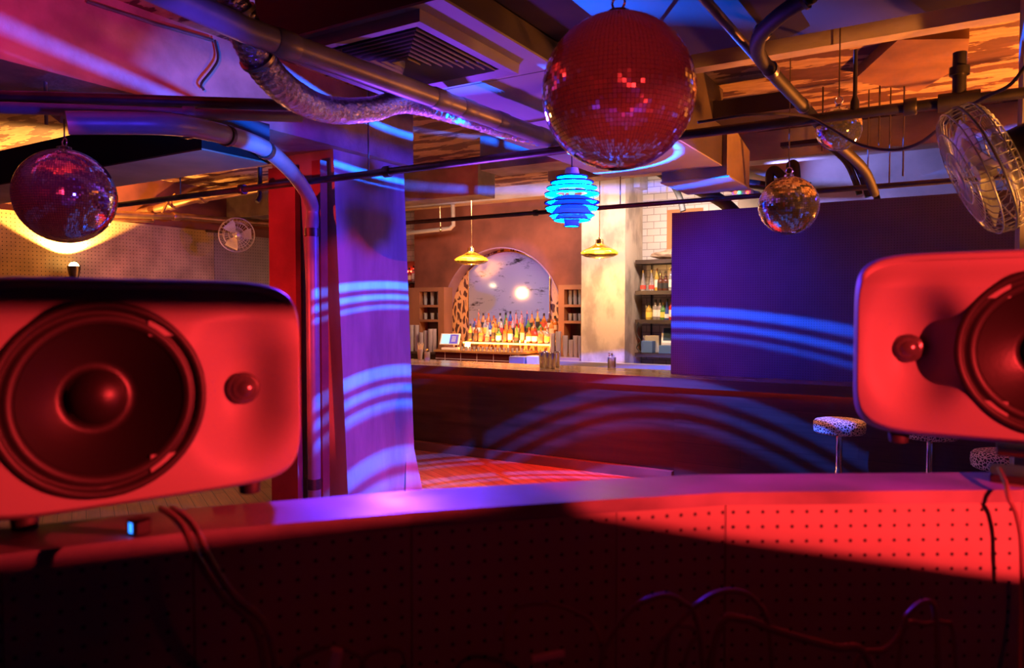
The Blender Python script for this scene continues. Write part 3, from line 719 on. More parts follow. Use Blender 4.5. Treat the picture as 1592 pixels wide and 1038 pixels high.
# ================================================================== LOUDSPEAKERS
def speaker(label, corner, ang, mirror):
    """corner: front lower corner at the tweeter end; local x runs from the tweeter end along the face, front faces -y"""
    t = thing('loudspeaker', label, 'loudspeaker', corner, (0, 0, ang))
    W_, Hh, Dp = .50, .34, .29
    sx = -1 if mirror else 1
    cx = W_ / 2
    tw, wf = .095, .31
    def surf(x, z):
        """front relief (positive = set back)"""
        y = 0.0
        dx, dz = (x - tw - .012) / .066, (z - Hh * .48) / .105
        d2 = dx * dx + dz * dz
        y += .056 * math.exp(-d2 ** 1.5)
        r = math.hypot(x - wf, z - Hh / 2 + .005)
        ex = abs(x - cx) / (W_ / 2); ez = abs(z - Hh / 2) / (Hh / 2)
        y += .010 * ex ** 4 + .016 * ez ** 4
        q_ = max(0.0, min(1.0, (z / Hh - .80) / .20)); y += .050 * q_ * q_ * (3 - 2 * q_) * .8
        return y
    mb = MB(); S = 176
    def outline(a, b, e, k):
        th = 2 * PI * k / S; c_, s_ = math.cos(th), math.sin(th)
        return cx + a * math.copysign(abs(c_) ** (2 / e), c_), Hh / 2 + b * math.copysign(abs(s_) ** (2 / e), s_)
    rings = []
    A, B = W_ / 2, Hh / 2
    # back to front
    for (y, sa, sb, e) in ((Dp, .0, .0, 6), (Dp, .80, .76, 6), (Dp - .02, .90, .90, 6.5), (Dp * .6, .985, .985, 7), (.10, 1, 1, 7), (.065, .998, .997, 7), (.045, .99, .985, 6.8), (.030, .975, .963, 6.6), (.020, .955, .935, 6.4)):
        rings.append([(outline(A * sa, B * sb, e, k), y) for k in range(S)])
    KR = 90
    for i in range(KR + 1):
        f = .94 * (1 - i / KR); fb = .91 * (1 - i / KR)
        ring = []
        for k in range(S):
            x, z = outline(A * f, B * fb, 6.4, k); ring.append(((x, z), surf(x, z) + .0))
        rings.append(ring)
    vr = []
    for i, ring in enumerate(rings):
        if i == 0 or i == len(rings) - 1:
            (x, z), y = ring[0]; vr.append([mb.bm.verts.new((sx * x, y, z))])
        else: vr.append([mb.bm.verts.new((sx * x, y, z)) for (x, z), y in ring])
    for a, b in zip(vr, vr[1:]):
        for k in range(S):
            k2 = (k + 1) % S
            q = []
            for v in (a[k % len(a)], a[k2 % len(a)], b[k2 % len(b)], b[k % len(b)]):
                if v not in q: q.append(v)
            if len(q) > 2: mb.bm.faces.new(q)
    gone = [f for f in mb.bm.faces if all(v.co.y < .06 and math.hypot(sx * v.co.x - wf, v.co.z - Hh / 2 + .005) < .1395 for v in f.verts)]
    bmesh.ops.delete(mb.bm, geom=gone, context='FACES')
    mb.build('cabinet', M['speaker'], t, smooth=True, local=True)
    rx = Matrix.Rotation(PI / 2, 4, 'X')     # lathe z -> -y (front)
    mw = Matrix.Translation((sx * wf, .006, Hh / 2 - .005)) @ rx
    w = MB().lathe([(.104, -.012), (.104, -.004), (.112, .007), (.120, .006), (.125, -.002), (.128, .004), (.132, .008), (.139, .007), (.141, .002), (.141, -.02)], 72, mw, closed=True).build('woofer', M['surround'], t, smooth=True, local=True)
    MB().lathe([(.106, .001), (.085, -.018), (.055, -.038), (.042, -.044), (.038, -.036), (.024, -.024), (0, -.019)], 72, mw).build('cone', M['cone'], w, smooth=True, local=True)
    md = Matrix.Translation((sx * tw, .050, Hh * .48)) @ rx
    MB().lathe([(.026, -.008), (.026, .002), (.022, .004), (.0195, .004), (.0185, .008), (.014, .0145), (.007, .018), (0, .0192)], 40, md).build('tweeter', M['dome'], t, smooth=True, local=True)
    for fx in (.08, .40):
        for fy in (.07, .22):
            MB().lathe([(0, -.016), (.016, -.016), (.018, .0), (.016, .004), (0, .004)], 16, Matrix.Translation((sx * fx, fy, .0))).build('foot', M['rubber'], t, smooth='auto', local=True)
    return t
LZ = 1.53
# left: tweeter end is far right; face runs back to the left toward us
le = EYE + RT * -.338 + FW.xy.to_3d().normalized() * 1.24
dirl = (RT * -.769 + Vector((-_s, _c, 0)) * -.64)
angL = math.atan2(-dirl.y, -dirl.x)
speaker('rounded red lit loudspeaker lying on its side with tweeter beside the column', (le.x, le.y, LZ + .016), angL, True)
re_ = EYE + RT * .628 + Vector((-_s, _c, 0)) * 1.38
dirr = (RT * .839 + Vector((-_s, _c, 0)) * -.545)
speaker('rounded red lit loudspeaker on its side standing above the bar stools', (re_.x, re_.y, 1.604), math.atan2(dirr.y, dirr.x), False)
# stand block under the right speaker
cs = Vector((re_.x, re_.y, 0)) + dirr * .325 + Vector((dirr.y, -dirr.x, 0)) * -.13
t = thing('speaker_stand', 'low dark swivel stand with a blue glint under the loudspeaker above the bar stools', 'speaker stand', (cs.x, cs.y, LZ), (0, 0, math.atan2(dirr.y, dirr.x)))
MB().box(-.10, .10, -.06, .06, 0, .014).build('base_plate', M['black_plastic'], t, local=True, bevel=.003)
MB().lathe([(0, .014), (.03, .014), (.03, .05), (0, .05)], 20).build('post', M['steel'], t, smooth='auto', local=True)
MB().box(-.09, .09, -.07, .07, .05, .057).build('top_plate', M['black_plastic'], t, local=True, bevel=.003)

# ================================================================== DJ BOOTH
inn = [PZ(*q, LZ).xy.to_3d() for q in ((0, 862), (300, 826), (640, 796), (960, 775), (1130, 765), (1592, 761))]
inn = [inn[0] + (inn[0] - inn[1]).normalized() * .55] + inn + [inn[-1] + (inn[-1] - inn[-2]).normalized() * .7]
out = []
for i, p in enumerate(inn):
    a = inn[max(0, i - 1)]; b_ = inn[min(len(inn) - 1, i + 1)]
    d = (b_ - a).normalized(); out.append(p + Vector((-d.y, d.x, 0)) * .135)
t = thing('dj_booth', 'curved booth wall of pegboard with a grey painted ledge on top', 'booth', (inn[3].x, inn[3].y, 0))
mb = MB()
zt, zb = Vector((0, 0, LZ)), Vector((0, 0, LZ - .022))
for i in range(len(inn) - 1):
    mb.hexa([inn[i] + zb, inn[i + 1] + zb, out[i + 1] + zb, out[i] + zb], [inn[i] + zt, inn[i + 1] + zt, out[i + 1] + zt, out[i] + zt])
bmesh.ops.remove_doubles(mb.bm, verts=mb.bm.verts, dist=1e-5)
mb.build('ledge', M['ledge'], t)
for i in range(len(inn) - 1):
    a, b_ = inn[i], inn[i + 1]; d = (b_ - a); l = d.length; d.normalize(); nn = Vector((-d.y, d.x, 0))
    o = MB().box(.0008, l - .0008, 0, .006, -1.50, 0).build('pegboard_panel', M['peg_booth'], None, local=True)
    o.parent = t; o.location = a + nn * .004 + Vector((0, 0, LZ - .0225)) - Vector(t.location); o.rotation_euler = (0, 0, math.atan2(d.y, d.x))
for i in range(len(inn) - 1):
    a, b_ = out[i], out[i + 1]; d = (b_ - a).normalized(); nn = Vector((-d.y, d.x, 0))
    o1 = [a - nn * .02, b_ - nn * .02, b_ - nn * .01, a - nn * .01]
    MB().hexa([p for p in o1], [p + Vector((0, 0, LZ - .023)) for p in o1]).build('front_cladding', M['dark_wood'], t)
# desk inside the booth with the loose cables
dk = [D(-100, 1300, .62), D(1750, 1300, .62)]
fwdh = Vector((-_s, _c, 0))
t = thing('dj_desk', 'black equipment desk inside the booth under the loose cables', 'desk', (0, .3, 0))
def cam2w(x, f, z): return RT * x + fwdh * f + Vector((0, 0, z))
mb = MB(); c4 = [cam2w(-.55, .30, 0), cam2w(.95, .30, 0), cam2w(.95, 1.10, 0), cam2w(-.22, 1.04, 0)]
mb.hexa([p + Vector((0, 0, 1.155)) for p in c4], [p + Vector((0, 0, 1.185)) for p in c4]).build('desk_top', M['black'], t)
for p in (cam2w(-.45, .38, 0), cam2w(.85, .38, 0), cam2w(.85, 1.0, 0), cam2w(-.18, .95, 0)):
    MB().tube([p, p + Vector((0, 0, 1.155))], .025, 10).build('leg', M['black'], t, smooth='auto')

def cable(label, px, r=.0035, d=.98, plug=None, ends=True):
    pts = [D(x, y, dd if (dd := (q[0] if q else d)) else d) for x, y, *q in px]
    o = MB().tube(spline(pts, 8), r, 8).build('loose_cable', M['cable'], smooth=True)
    tag(o, label, 'cable')
    if plug:
        MB().tube([D(*plug[0]), D(*plug[1])], plug[2], 12).build('plug', M['cable_white'], o, smooth='auto')
    return o
cable('loose cable arching round a pale upright plug in the dark booth', ((440, 1120), (455, 1036), (488, 1012), (520, 1004), (550, 1014), (566, 1032), (580, 1120)), plug=((514, 1062, .97), (524, 1009, .97), .0085))
cable('small cable loop standing right of the pale upright plug', ((548, 1120), (565, 1030), (588, 1010), (612, 1008), (630, 1022), (640, 1120)))
cable('faint thin cable lying high left of the cable tangle', ((780, 1120, .98), (784, 1000, 1.0), (800, 948, 1.02), (850, 938, 1.02), (895, 952, 1.02), (930, 985, 1.0), (950, 1120, .98)), r=.0025)
cable('cable rising steeply at the left side of the tangle', ((930, 1120), (934, 1040), (945, 995), (985, 945), (1030, 925), (1062, 936), (1085, 970), (1100, 1120)))
cable('cable making the tallest arch of the tangle', ((1000, 1120), (1022, 1010), (1060, 962), (1098, 930), (1135, 918), (1172, 930), (1196, 978), (1205, 1120)))
cable('double cable sloping away from the tangle toward the pegboard corner', ((1090, 1120), (1118, 975), (1155, 962), (1190, 974), (1240, 990), (1300, 1006), (1345, 1016), (1380, 1120)), r=.005)
cable('cable with a forked upright end beside the sloping double cable', ((1318, 1120), (1335, 1022), (1375, 1010), (1400, 985), (1412, 955), (1440, 935), (1455, 960), (1460, 1120)))
cable('short flat cable loop right of the forked cable', ((1390, 1120), (1405, 980), (1440, 970), (1470, 968), (1482, 985), (1490, 1120)), r=.003)
cable('thin cable curling at the foot of the booth pegboard by the tangle', ((1030, 1120), (1040, 988), (1065, 972), (1085, 985), (1070, 1010), (1040, 1120)), r=.003, plug=((828, 1026, .97), (878, 1016, .97), .006))
o = tag(MB().tube(spline([D(1553, 728, 1.33), D(1564, 752, 1.25), D(1569, 775, 1.222), D(1580, 800, 1.222), D(1588, 850, 1.222), D(1589, 960, 1.215), D(1585, 1120, 1.12)], 8), .004, 8).build('speaker_cable', M['cable'], smooth=True), 'black speaker cable hanging down the red lit pegboard from the stand', 'cable')
for k, off in enumerate((0, 18)):
    pts = [D(250 + off, 790, 1.08), D(266 + off, 800, 1.00), D(288 + off, 826, .93), D(310 + off, 872, .92), D(345 + off, 925, .92), D(402 + off, 990, .92), D(420 + off, 1180, .90)]
    o = MB().tube(spline(pts, 8), .0045, 8).build('speaker_cable', M['cable'], smooth=True)
    tag(o, ['outer', 'inner'][k] + ' of two speaker cables hanging over the ledge below the left loudspeaker', 'cable')
o = MB()
p = D(216, 812, 1.02)
t = thing('power_plug', 'small black plug with a blue glint on the ledge under the loudspeaker', 'plug', (p.x, p.y, LZ))
MB().box(-.012, .012, -.012, .012, 0, .022).build('body', M['black_plastic'], t, local=True, bevel=.003)
MB().box(-.004, .004, -.0125, -.012, .004, .018).build('glint_plate', M['glint_emit'], t, local=True)  # blue glint made as a tiny glowing plate

# ================================================================== BAR
XB0, XB1 = -9.3, 3.2
t = thing('bar_counter', 'long dark wooden bar with varnished counter top', 'bar', (-3, 7.9, 0))
MB().box(XB0, XB1, YB + .012, 8.46, 1.06, 1.112).build('counter_top', M['bar_top'], t)
MB().box(XB0, XB1, YB, YB + .0115, 1.01, 1.1125).build('counter_edge', M['bar_edge'], t)
MB().box(XB0, -2.60, 7.64, 7.70, .11, 1.0595).build('front_panel', M['bar_front'], t)
MB().box(-2.598, XB1, 7.63, 7.70, .0, 1.0595).build('front_panel', M['bar_plank'], t)
MB().box(XB0, -2.602, 7.56, 7.64, 0, .107).build('kick_board', M['kick'], t)
MB().box(XB0, XB1, 7.578, 7.592, 1.040, 1.0595).build('light_strip', M['led_red'], t)
MB().box(XB0, XB1, 8.36, 8.42, 0, 1.0595).build('back_panel', M['dark_wood'], t)
# pegboard partition on the counter
o = MB().box(-2.77, 3.0, 8.0, 8.05, 1.1135, 2.905).build('bar_partition', M['peg_panel'], None)
tag(o, 'dark pegboard partition standing on the bar counter', 'partition')

# stools ------------------------------------------------------------------------
def make_stool(loc, label):
    t = thing('bar_stool', label, 'bar stool', loc, (0, 0, 0), 'animal print bar stools along the bar')
    MB().lathe([(0, .74), (.195, .74), (.212, .752), (.218, .79), (.215, .835), (.20, .852), (.16, .862), (0, .866)], 48).build('seat', M['leopard'], t, smooth='auto', local=True)
    MB().lathe([(0, .03), (.035, .03), (.035, .40), (.028, .41), (.028, .70), (.10, .725), (.10, .739), (0, .739)], 24).build('post', M['chrome'], t, smooth='auto', local=True)
    f = MB().torus(.17, .011, Matrix.Translation((0, 0, .32)), 40, 8)
    for a in (0, 2.1, 4.2): f.tube([(.03 * math.cos(a), .03 * math.sin(a), .32), (.168 * math.cos(a), .168 * math.sin(a), .32)], .008, 8)
    f.build('footrest', M['chrome'], t, smooth=True, local=True)
    MB().lathe([(0, 0), (.21, 0), (.21, .008), (.19, .018), (.05, .035), (0, .036)], 40).build('base', M['chrome'], t, smooth='auto', local=True)
    return t
s1 = PY(1305, 655, 7.1); s2 = PY(1446, 655, 7.2); s3 = PZ(1566, 702, .86)
st = make_stool((s1.x, 7.1, 0), 'animal print bar stool fully in view beside the right loudspeaker')
copy_thing(st, (s2.x, 7.2, 0), 'animal print bar stool hidden behind the right loudspeaker but for post and footrest')
copy_thing(st, (s3.x, s3.y, 0), 'animal print bar stool peeping out under the loudspeaker by the stand')

# ------------------------------------------------------------------ back bar
ZB = 1.185
t = thing('back_bar', 'tiled back bar cabinet with wooden top under the arched mirror', 'cabinet', (-6.4, 9.85, 0))
MB().box(-7.20, -5.66, 9.5, 9.56, 0, ZB - .03).build('tiled_front', M['dark_tile'], t)
MB().box(-7.22, -5.64, 9.48, 10.1, ZB - .0295, ZB).build('top', mat('golden_top', (.48, .27, .10), .25, var=.3, vscale=5), t)
MB().box(-7.20, -5.66, 9.561, 10.1, 0, ZB - .03).build('body', M['dark_wood'], t)
ss = mat('brushed_steel', (.68, .67, .70), .3, 1.0)
t = thing('steel_sink_unit', 'brushed steel sink unit right of the tiled back bar', 'sink unit', (-4.9, 9.6, 0))
MB().box(-5.62, -3.2, 9.42, 9.58, 0, 1.09).build('front', mat('pale_steel_front', (.62, .56, .60), .35, .6), t)
MB().box(-5.62, -4.68, 9.581, 9.94, 0, 1.13).build('splash_shelf', mat('plum_shelf', (.35, .22, .20), .5), t)
t = thing('ice_well', 'blue grey steel bin between the tiled back bar and the shakers', 'bin', (-5.5, 9.36, 0))
MB().box(-5.66, -5.40, 9.24, 9.415, .0, 1.145).build('bin', mat('blue_steel', (.34, .38, .62), .35, .5), t, bevel=.01)
MB().box(-5.38, -5.20, 9.27, 9.415, .0, 1.155).build('caddy', M['white_plastic'], t, bevel=.008)

# bottle riser: three steps, amber strip under
t = thing('bottle_riser', 'stepped bottle rack with an amber glowing edge', 'bottle rack', (-6.0, 9.9, ZB))
steps = [(9.74, 9.865, 1.315), (9.868, 9.99, 1.40), (9.993, 10.10, 1.485)]
xr0, xr1 = -6.82, -5.225
for y0, y1, z in steps:
    MB().box(xr0, xr1, y0, y1, z - .03, z).build('step', mat('lit_step', (.55, .22, .08), .3), t)
MB().box(xr0, xr1, 9.725, 9.7395, 1.29, 1.312).build('light_strip', M['led_amber'], t)
for x in (xr0 + .02, -6.0, xr1 - .04): MB().box(x, x + .02, 9.76, 10.09, 1.131 if x > -5.6 else ZB + .001, 1.284).build('support', M['dark_wood'], t)

LIQ = {
 'amber': mat('amber_spirit', (.85, .28, .05), .08, trans=.55), 'orange': mat('orange_spirit', (.95, .38, .10), .08, trans=.5), 'red': mat('red_spirit', (.75, .07, .05), .08, trans=.45),
 'clear': mat('clear_spirit', (.92, .86, .88), .05, trans=.75), 'dark': mat('dark_spirit', (.10, .035, .02), .07), 'green': mat('green_bottle_glass', (.12, .30, .08), .06, trans=.3),
 'gold': mat('golden_spirit', (.92, .62, .12), .08, trans=.5), 'blue': mat('blue_bottle_glass', (.06, .10, .35), .06, trans=.2), 'pink': mat('pink_spirit', (.9, .45, .42), .08, trans=.55)}
SHAPES = {
 'round': [(0, 0), (.036, 0), (.038, .005), (.038, .17), (.034, .19), (.016, .215), (.0135, .23), (.0135, .275), (0, .275)],
 'squat': [(0, 0), (.044, 0), (.047, .006), (.047, .13), (.040, .155), (.017, .175), (.014, .19), (.014, .235), (0, .235)],
 'slim': [(0, 0), (.030, 0), (.032, .005), (.032, .19), (.026, .215), (.013, .25), (.012, .27), (.012, .305), (0, .305)],
 'cone': [(0, 0), (.038, 0), (.041, .01), (.036, .10), (.022, .17), (.013, .22), (.0125, .285), (0, .285)]}
LABC = {'white': (.85, .78, .70), 'cream': (.80, .62, .35), 'black': (.03, .03, .03), 'red': (.70, .08, .06), 'yellow': (.85, .65, .10)}
LABM = {k: mat('label_' + k, v, .6, var=.25, vscale=90) for k, v in LABC.items()}
BOT = {}
def bottle(shape, liq, lab, cap, loc, label, group):
    key = (shape, liq, lab, cap)
    if key in BOT:
        return copy_thing(BOT[key], loc, label, group, random.uniform(-.3, .3))
    t = thing('bottle', label, 'bottle', loc, (0, 0, 0), group)
    pr = SHAPES[shape]
    MB().lathe(pr, 20).build('glass', LIQ[liq], t, smooth='auto', local=True)
    rb = max(r for r, z in pr) + .0012; zb = pr[3][1]
    MB().lathe([(rb, zb * .25), (rb, zb * .82)], 20).build('paper_label', LABM[lab], t, smooth=True, local=True)
    zt = pr[-1][1]
    if cap == 'pourer':
        MB().lathe([(.015, zt - .012), (.015, zt + .006), (.006, zt + .012), (.0045, zt + .05), (0, zt + .052)], 12).build('pourer', M['chrome'], t, smooth='auto', local=True)
    else:
        MB().lathe([(.016, zt - .03), (.016, zt + .012), (0, zt + .013)], 14).build('cap', M['black_plastic'] if cap == 'black' else M['brass'], t, smooth='auto', local=True)
    BOT[key] = t; return t
kinds = ['amber', 'orange', 'clear', 'amber', 'red', 'gold', 'orange', 'pink', 'dark', 'amber', 'orange', 'green', 'clear', 'blue']
shp = ['round', 'squat', 'slim', 'round', 'cone']; lbs = ['white', 'cream', 'red', 'black', 'yellow', 'white']; cps = ['pourer', 'black', 'pourer', 'brass']
liqname = {'amber': 'amber', 'orange': 'orange', 'red': 'red', 'clear': 'clear', 'dark': 'dark brown', 'green': 'green', 'gold': 'golden', 'blue': 'blue', 'pink': 'pink'}
rnames = ['front', 'middle', 'top']
for r, ((y0, y1, z), n) in enumerate(zip(steps, (14, 15, 15))):
    for k in range(n):
        x = xr0 + .09 + (xr1 - xr0 - .18) * k / (n - 1) + random.uniform(-.012, .012)
        q = random.choice(kinds)
        bottle(random.choice(shp), q, random.choice(lbs), random.choice(cps), (x, (y0 + y1) / 2 + random.uniform(-.008, .008), z + .0005),
               liqname[q] + ' spirit bottle, ' + ORD[k] + ' from the left on the ' + rnames[r] + ' step of the glowing rack', 'spirit bottles on the glowing rack')

# shot glasses on the tiled bar top
sg = tag(MB().lathe([(0, 0), (.019, 0), (.024, .06), (.022, .06), (.0175, .012), (0, .012)], 16).build('shot_glass', M['clear_glass'], None, smooth='auto', local=True), 'x', 'glass', 'shot glasses on the tiled back bar')
first = True
for r in range(2):
    for k in range(14):
        x = -6.72 + k * .078 + r * .03; y = 9.555 + r * .075
        lab = 'shot glass, ' + ORD[k] + ' from the left in the ' + ['front', 'rear'][r] + ' row on the tiled back bar'
        if first: sg.location = (x, y, ZB + .0005); sg['label'] = lab; first = False
        else: copy_thing(sg, (x, y, ZB + .0005), lab)

# point of sale tablet
p = PY(697, 536, 9.6)
t = thing('payment_terminal', 'white payment tablet with a lit screen tilted on its stand', 'payment terminal', (p.x, 9.66, ZB), (0, 0, .25))
MB().box(-.13, .13, -.08, .08, 0, .035).build('base', M['white_plastic'], t, local=True, bevel=.006)
MB().box(-.05, .05, .0, .03, .036, .14).build('neck', M['white_plastic'], t, local=True)
R_ = Matrix.Translation((0, -.02, .165)) @ Matrix.Rotation(-.5, 4, 'X')
def xbox(mb, mt, *a):
    k = len(mb.bm.verts); mb.box(*a); mb.bm.verts.ensure_lookup_table()
    for v in mb.bm.verts[k:]: v.co = mt @ v.co
    return mb
tb = xbox(MB(), R_, -.165, .165, -.012, .012, -.10, .10).build('tablet', M['white_plastic'], t, local=True, bevel=.006)
xbox(MB(), R_, -.14, .0, -.0135, -.0125, -.082, .082).build('screen', M['screen'], tb, local=True)
kp = xbox(MB(), R_, .0005, .14, -.0135, -.0125, -.082, .082).build('keypad', M['screen_violet'], tb, local=True)
mb = MB()
for i in range(3):
    for j in range(4): xbox(mb, R_, .038 + i * .024, .052 + i * .024, -.0145, -.0136, -.045 + j * .026, -.030 + j * .026)
mb.build('keys', M['white_plastic'], kp, local=True)
p = PY(727, 529, 9.7)
t = thing('menu_card', 'small pink menu card standing beside the payment tablet', 'card', (p.x, 9.68, ZB))
MB().hexa([(-.05, 0, 0), (.05, 0, 0), (.05, .004, 0), (-.05, .004, 0)], [(-.05, .03, .13), (.05, .03, .13), (.05, .034, .13), (-.05, .034, .13)]).build('card', mat('pink_card', (.85, .48, .42), .6), t, local=True)
MB().box(-.04, .04, .012, .05, 0, .008).build('foot', M['white_plastic'], t, local=True)

# niche cabinets with glasses ----------------------------------------------------
def niche(label, x0, x1, nx0, nx1):
    t = thing('niche_cabinet', label, 'cabinet', ((x0 + x1) / 2, 10.08, 0))
    y0, y1 = 9.95, 10.19
    for a, b_ in ((x0, nx0), (nx1, x1)): MB().box(a, b_, y0, y1, .0, 2.20).build('upright', M['cab_wood'], t)
    MB().box(nx0, nx1, y1 - .02, y1, 0, 2.20).build('back', M['dark_wood'], t)
    for z0, z1 in ((2.13, 2.20), (1.865, 1.905), (1.62, 1.66), (1.12, 1.168)): MB().box(nx0 + .0005, nx1 - .0005, y0, y1 - .021, z0, z1).build('shelf', M['cab_wood'], t)
    return t
a0, a1 = PY(652, 460, 9.95).x, PY(681, 460, 9.95).x
niche('brown cabinet with open niches left of the arched mirror', WX0 + .02, -7.36, a0, a1)
b0, b1 = PY(877, 460, 9.95).x, PY(904, 460, 9.95).x
niche('brown cabinet with open niches beside the concrete pillar', -5.215, -4.67, b0, b1 - .01)
wg = tag(MB().lathe([(0, 0), (.03, 0), (.036, .11), (.033, .11), (.027, .008), (0, .008)], 18).build('tumbler', M['clear_glass'], None, smooth='auto', local=True), 'x', 'glass', 'tumblers in the niches')
first = True
for side, (xa, xb) in (('left of the arched mirror', (a0, a1)), ('beside the concrete pillar', (b0, b1 - .01))):
    for lev, z in (('upper', 1.9055), ('lower', 1.6605)):
        for k in range(3):
            for hgt in range(2 if lev == 'upper' else 1):
                x = xa + .055 + (xb - xa - .11) * k / 2
                lab = 'tumbler ' + ('stacked on top, ' if hgt else '') + ['leftmost', 'middle', 'rightmost'][k] + ' in the ' + lev + ' niche ' + side
                loc = (x, 10.05, z + hgt * .1105)
                if first: wg.location = loc; wg['label'] = lab; first = False
                else: copy_thing(wg, loc, lab)
# plastic cup stacks
pc = tag(MB().lathe([(0, 0), (.030, 0), (.041, .10), (.043, .10), (.043, .105), (.039, .105), (.0285, .004), (0, .004)], 16).build('plastic_cup', M['cup'], None, smooth='auto', local=True), 'x', 'cup', 'stacked plastic cups')
first = True
def stack(px_, ybase, z0, nn, where):
    global first
    p = PY(px_, 540, ybase)
    for k in range(nn):
        loc = (p.x, ybase, z0 + .001 + k * .030)
        lab = 'clear plastic cup nested in the ' + where
        if first: pc.location = loc; pc['label'] = lab; first = False
        else: copy_thing(pc, loc, lab)
for i, (px_, yb, nn, wh) in enumerate(((859, 9.70, 9, 'stack at the right end of the bottle rack'), (868, 9.70, 10, 'second stack from the bottle rack'), (879, 9.72, 8, 'third stack right of the bottle rack'), (888, 9.74, 6, 'short stack below the pillar side niches'), (895, 9.76, 8, 'fifth stack right of the bottle rack'), (903, 9.74, 8, 'stack touching the concrete pillar'))):
    stack(px_, yb, 1.1305, nn, wh)
t = thing('cup_shelf', 'low dark shelf carrying the plastic cups left of the payment tablet', 'shelf', (-7.75, 9.7, 0))
MB().box(-8.3, -7.23, 9.55, 9.9, 1.10, 1.135).build('board', M['dark_wood'], t); MB().box(-8.25, -7.28, 9.6, 9.88, 0, 1.0995).build('body', M['dark_wood'], t)
for px_, yb, nn, wh in ((640, 9.62, 12, 'tall stack against the front column'), (648, 9.66, 12, 'second stack from the front column'), (655, 9.62, 8, 'low stack behind the straw cup'), (662, 9.66, 9, 'fourth stack from the front column'), (669, 9.64, 10, 'fifth stack from the front column'), (675, 9.70, 10, 'stack nearest the payment tablet')):
    stack(px_, yb, 1.1355, nn, wh)
# little side shelf with bottles, far left of arched wall
t = thing('side_shelf', 'red lit bottle shelving at the left edge of the arched wall', 'shelf', (-8.5, 10.3, 0))
for z in (2.32, 1.97, 1.62): MB().box(-9.2, -8.19, 10.15, 10.55, z - .03, z).build('board', M['dark_wood'], t)
MB().box(-9.21, -9.2005, 10.15, 10.55, 0, 2.6).build('upright', M['dark_wood'], t)
MB().box(-9.2, -8.19, 10.555, 10.61, 0, 2.7).build('back', M['red_wall'], t)
MB().box(-8.6, -8.2, 10.52, 10.55, 2.5, 2.53).build('light_strip', M['led_red'], t)
for r, z in enumerate((2.32, 1.97, 1.62)):
    for k in range(5):
        q = ['clear', 'red', 'amber', 'pink', 'orange'][(k + r) % 5]
        bottle(shp[(k + r) % 5], q, lbs[k % 6], 'black', (-8.28 - k * .095, 10.3, z + .0005), liqname[q] + ' bottle, ' + ORD[k] + ' from the arched wall on the ' + ['upper', 'middle', 'lower'][r] + ' red lit shelf', 'bottles on the red lit shelves')

# mirror with arched head ------------------------------------------------------
mx0, mx1 = PY(728, 480, 10.40).x, PY(854, 480, 10.40).x
pts = []
mr_ = AR - .06
for i in range(25):
    x = mx0 + (mx1 - mx0) * i / 24; pts.append((x, 10.41, AZ + math.sqrt(max(0, mr_ ** 2 - (x - AX) ** 2))))
poly = [(mx1, 10.41, 1.25), (mx0, 10.41, 1.25)] + pts
t = thing('arched_mirror', 'tall foxed mirror with arched top set in the animal print alcove', 'mirror', ((mx0 + mx1) / 2, 10.41, 1.25))
MB().prism(poly, (0, .03, 0)).build('glass', M['old_mirror'], t)
mb = MB(); loop = poly[1:] + [poly[0]]
mb.tube([Vector(p) + Vector((0, .005, 0)) for p in loop], .010, 6); mb.build('frame', M['brass'], t)

# items on the counter -----------------------------------------------------------
ZC = 1.1125
p = PZ(653, 558, ZC)
t = thing('straw_cup', 'white plastic cup packed with paper straws on the bar counter', 'cup', (p.x, p.y, ZC))
MB().lathe([(0, 0), (.032, 0), (.045, .14), (.042, .14), (.03, .005), (0, .005)], 20).build('cup', M['cup'], t, smooth='auto', local=True)
sm = mat('paper_straw', (.85, .74, .52), .6)
for k in range(12):
    a = 2 * PI * k / 12; r0 = .012 + .008 * (k % 2)
    MB().tube([(r0 * math.cos(a), r0 * math.sin(a), .01), (.045 * math.cos(a) + .012, .04 * math.sin(a), .20 + .02 * (k % 3))], .004, 8).build('straw', sm, t, local=True)
def jar(label, loc, cols, s=1.0):
    t = thing('garnish_jar', label, 'jar', loc)
    MB().lathe([(0, 0), (.04 * s, 0), (.045 * s, .01), (.045 * s, .11 * s), (.042 * s, .11 * s), (.041 * s, .012), (0, .010)], 20).build('jar', M['clear_glass'], t, smooth='auto', local=True)
    fm = [mat('petal', c_, .7) for c_ in cols]
    for k in range(14):
        a = random.uniform(0, 2 * PI); r = random.uniform(0, .045) * s; z = random.uniform(.03, .16) * s
        if z < .115 * s: r = min(r, .027 * s)
        mt = Matrix.Translation((r * math.cos(a), r * math.sin(a), z)) @ Euler((random.uniform(-1, 1), random.uniform(-1, 1), a)).to_matrix().to_4x4() @ Matrix.Diagonal((1, .8, .35, 1))
        m_ = MB(); bmesh.ops.create_icosphere(m_.bm, subdivisions=1, radius=.017 * s)
        for v in m_.bm.verts: v.co = mt @ v.co
        m_.build('garnish', fm[k % len(fm)], t, smooth=True, local=True)
    return t
p = PZ(664, 559, ZC); jar('glass jar of yellow and white garnish beside the straw cup', (p.x, p.y, ZC), [(.85, .62, .15), (.8, .75, .7), (.25, .2, .3)])
p = PZ(951, 571, ZC); jar('glass jar of lilac and brown garnish in front of the concrete pillar', (p.x, p.y, ZC), [(.65, .5, .75), (.30, .16, .05), (.75, .65, .7)], 1.15)
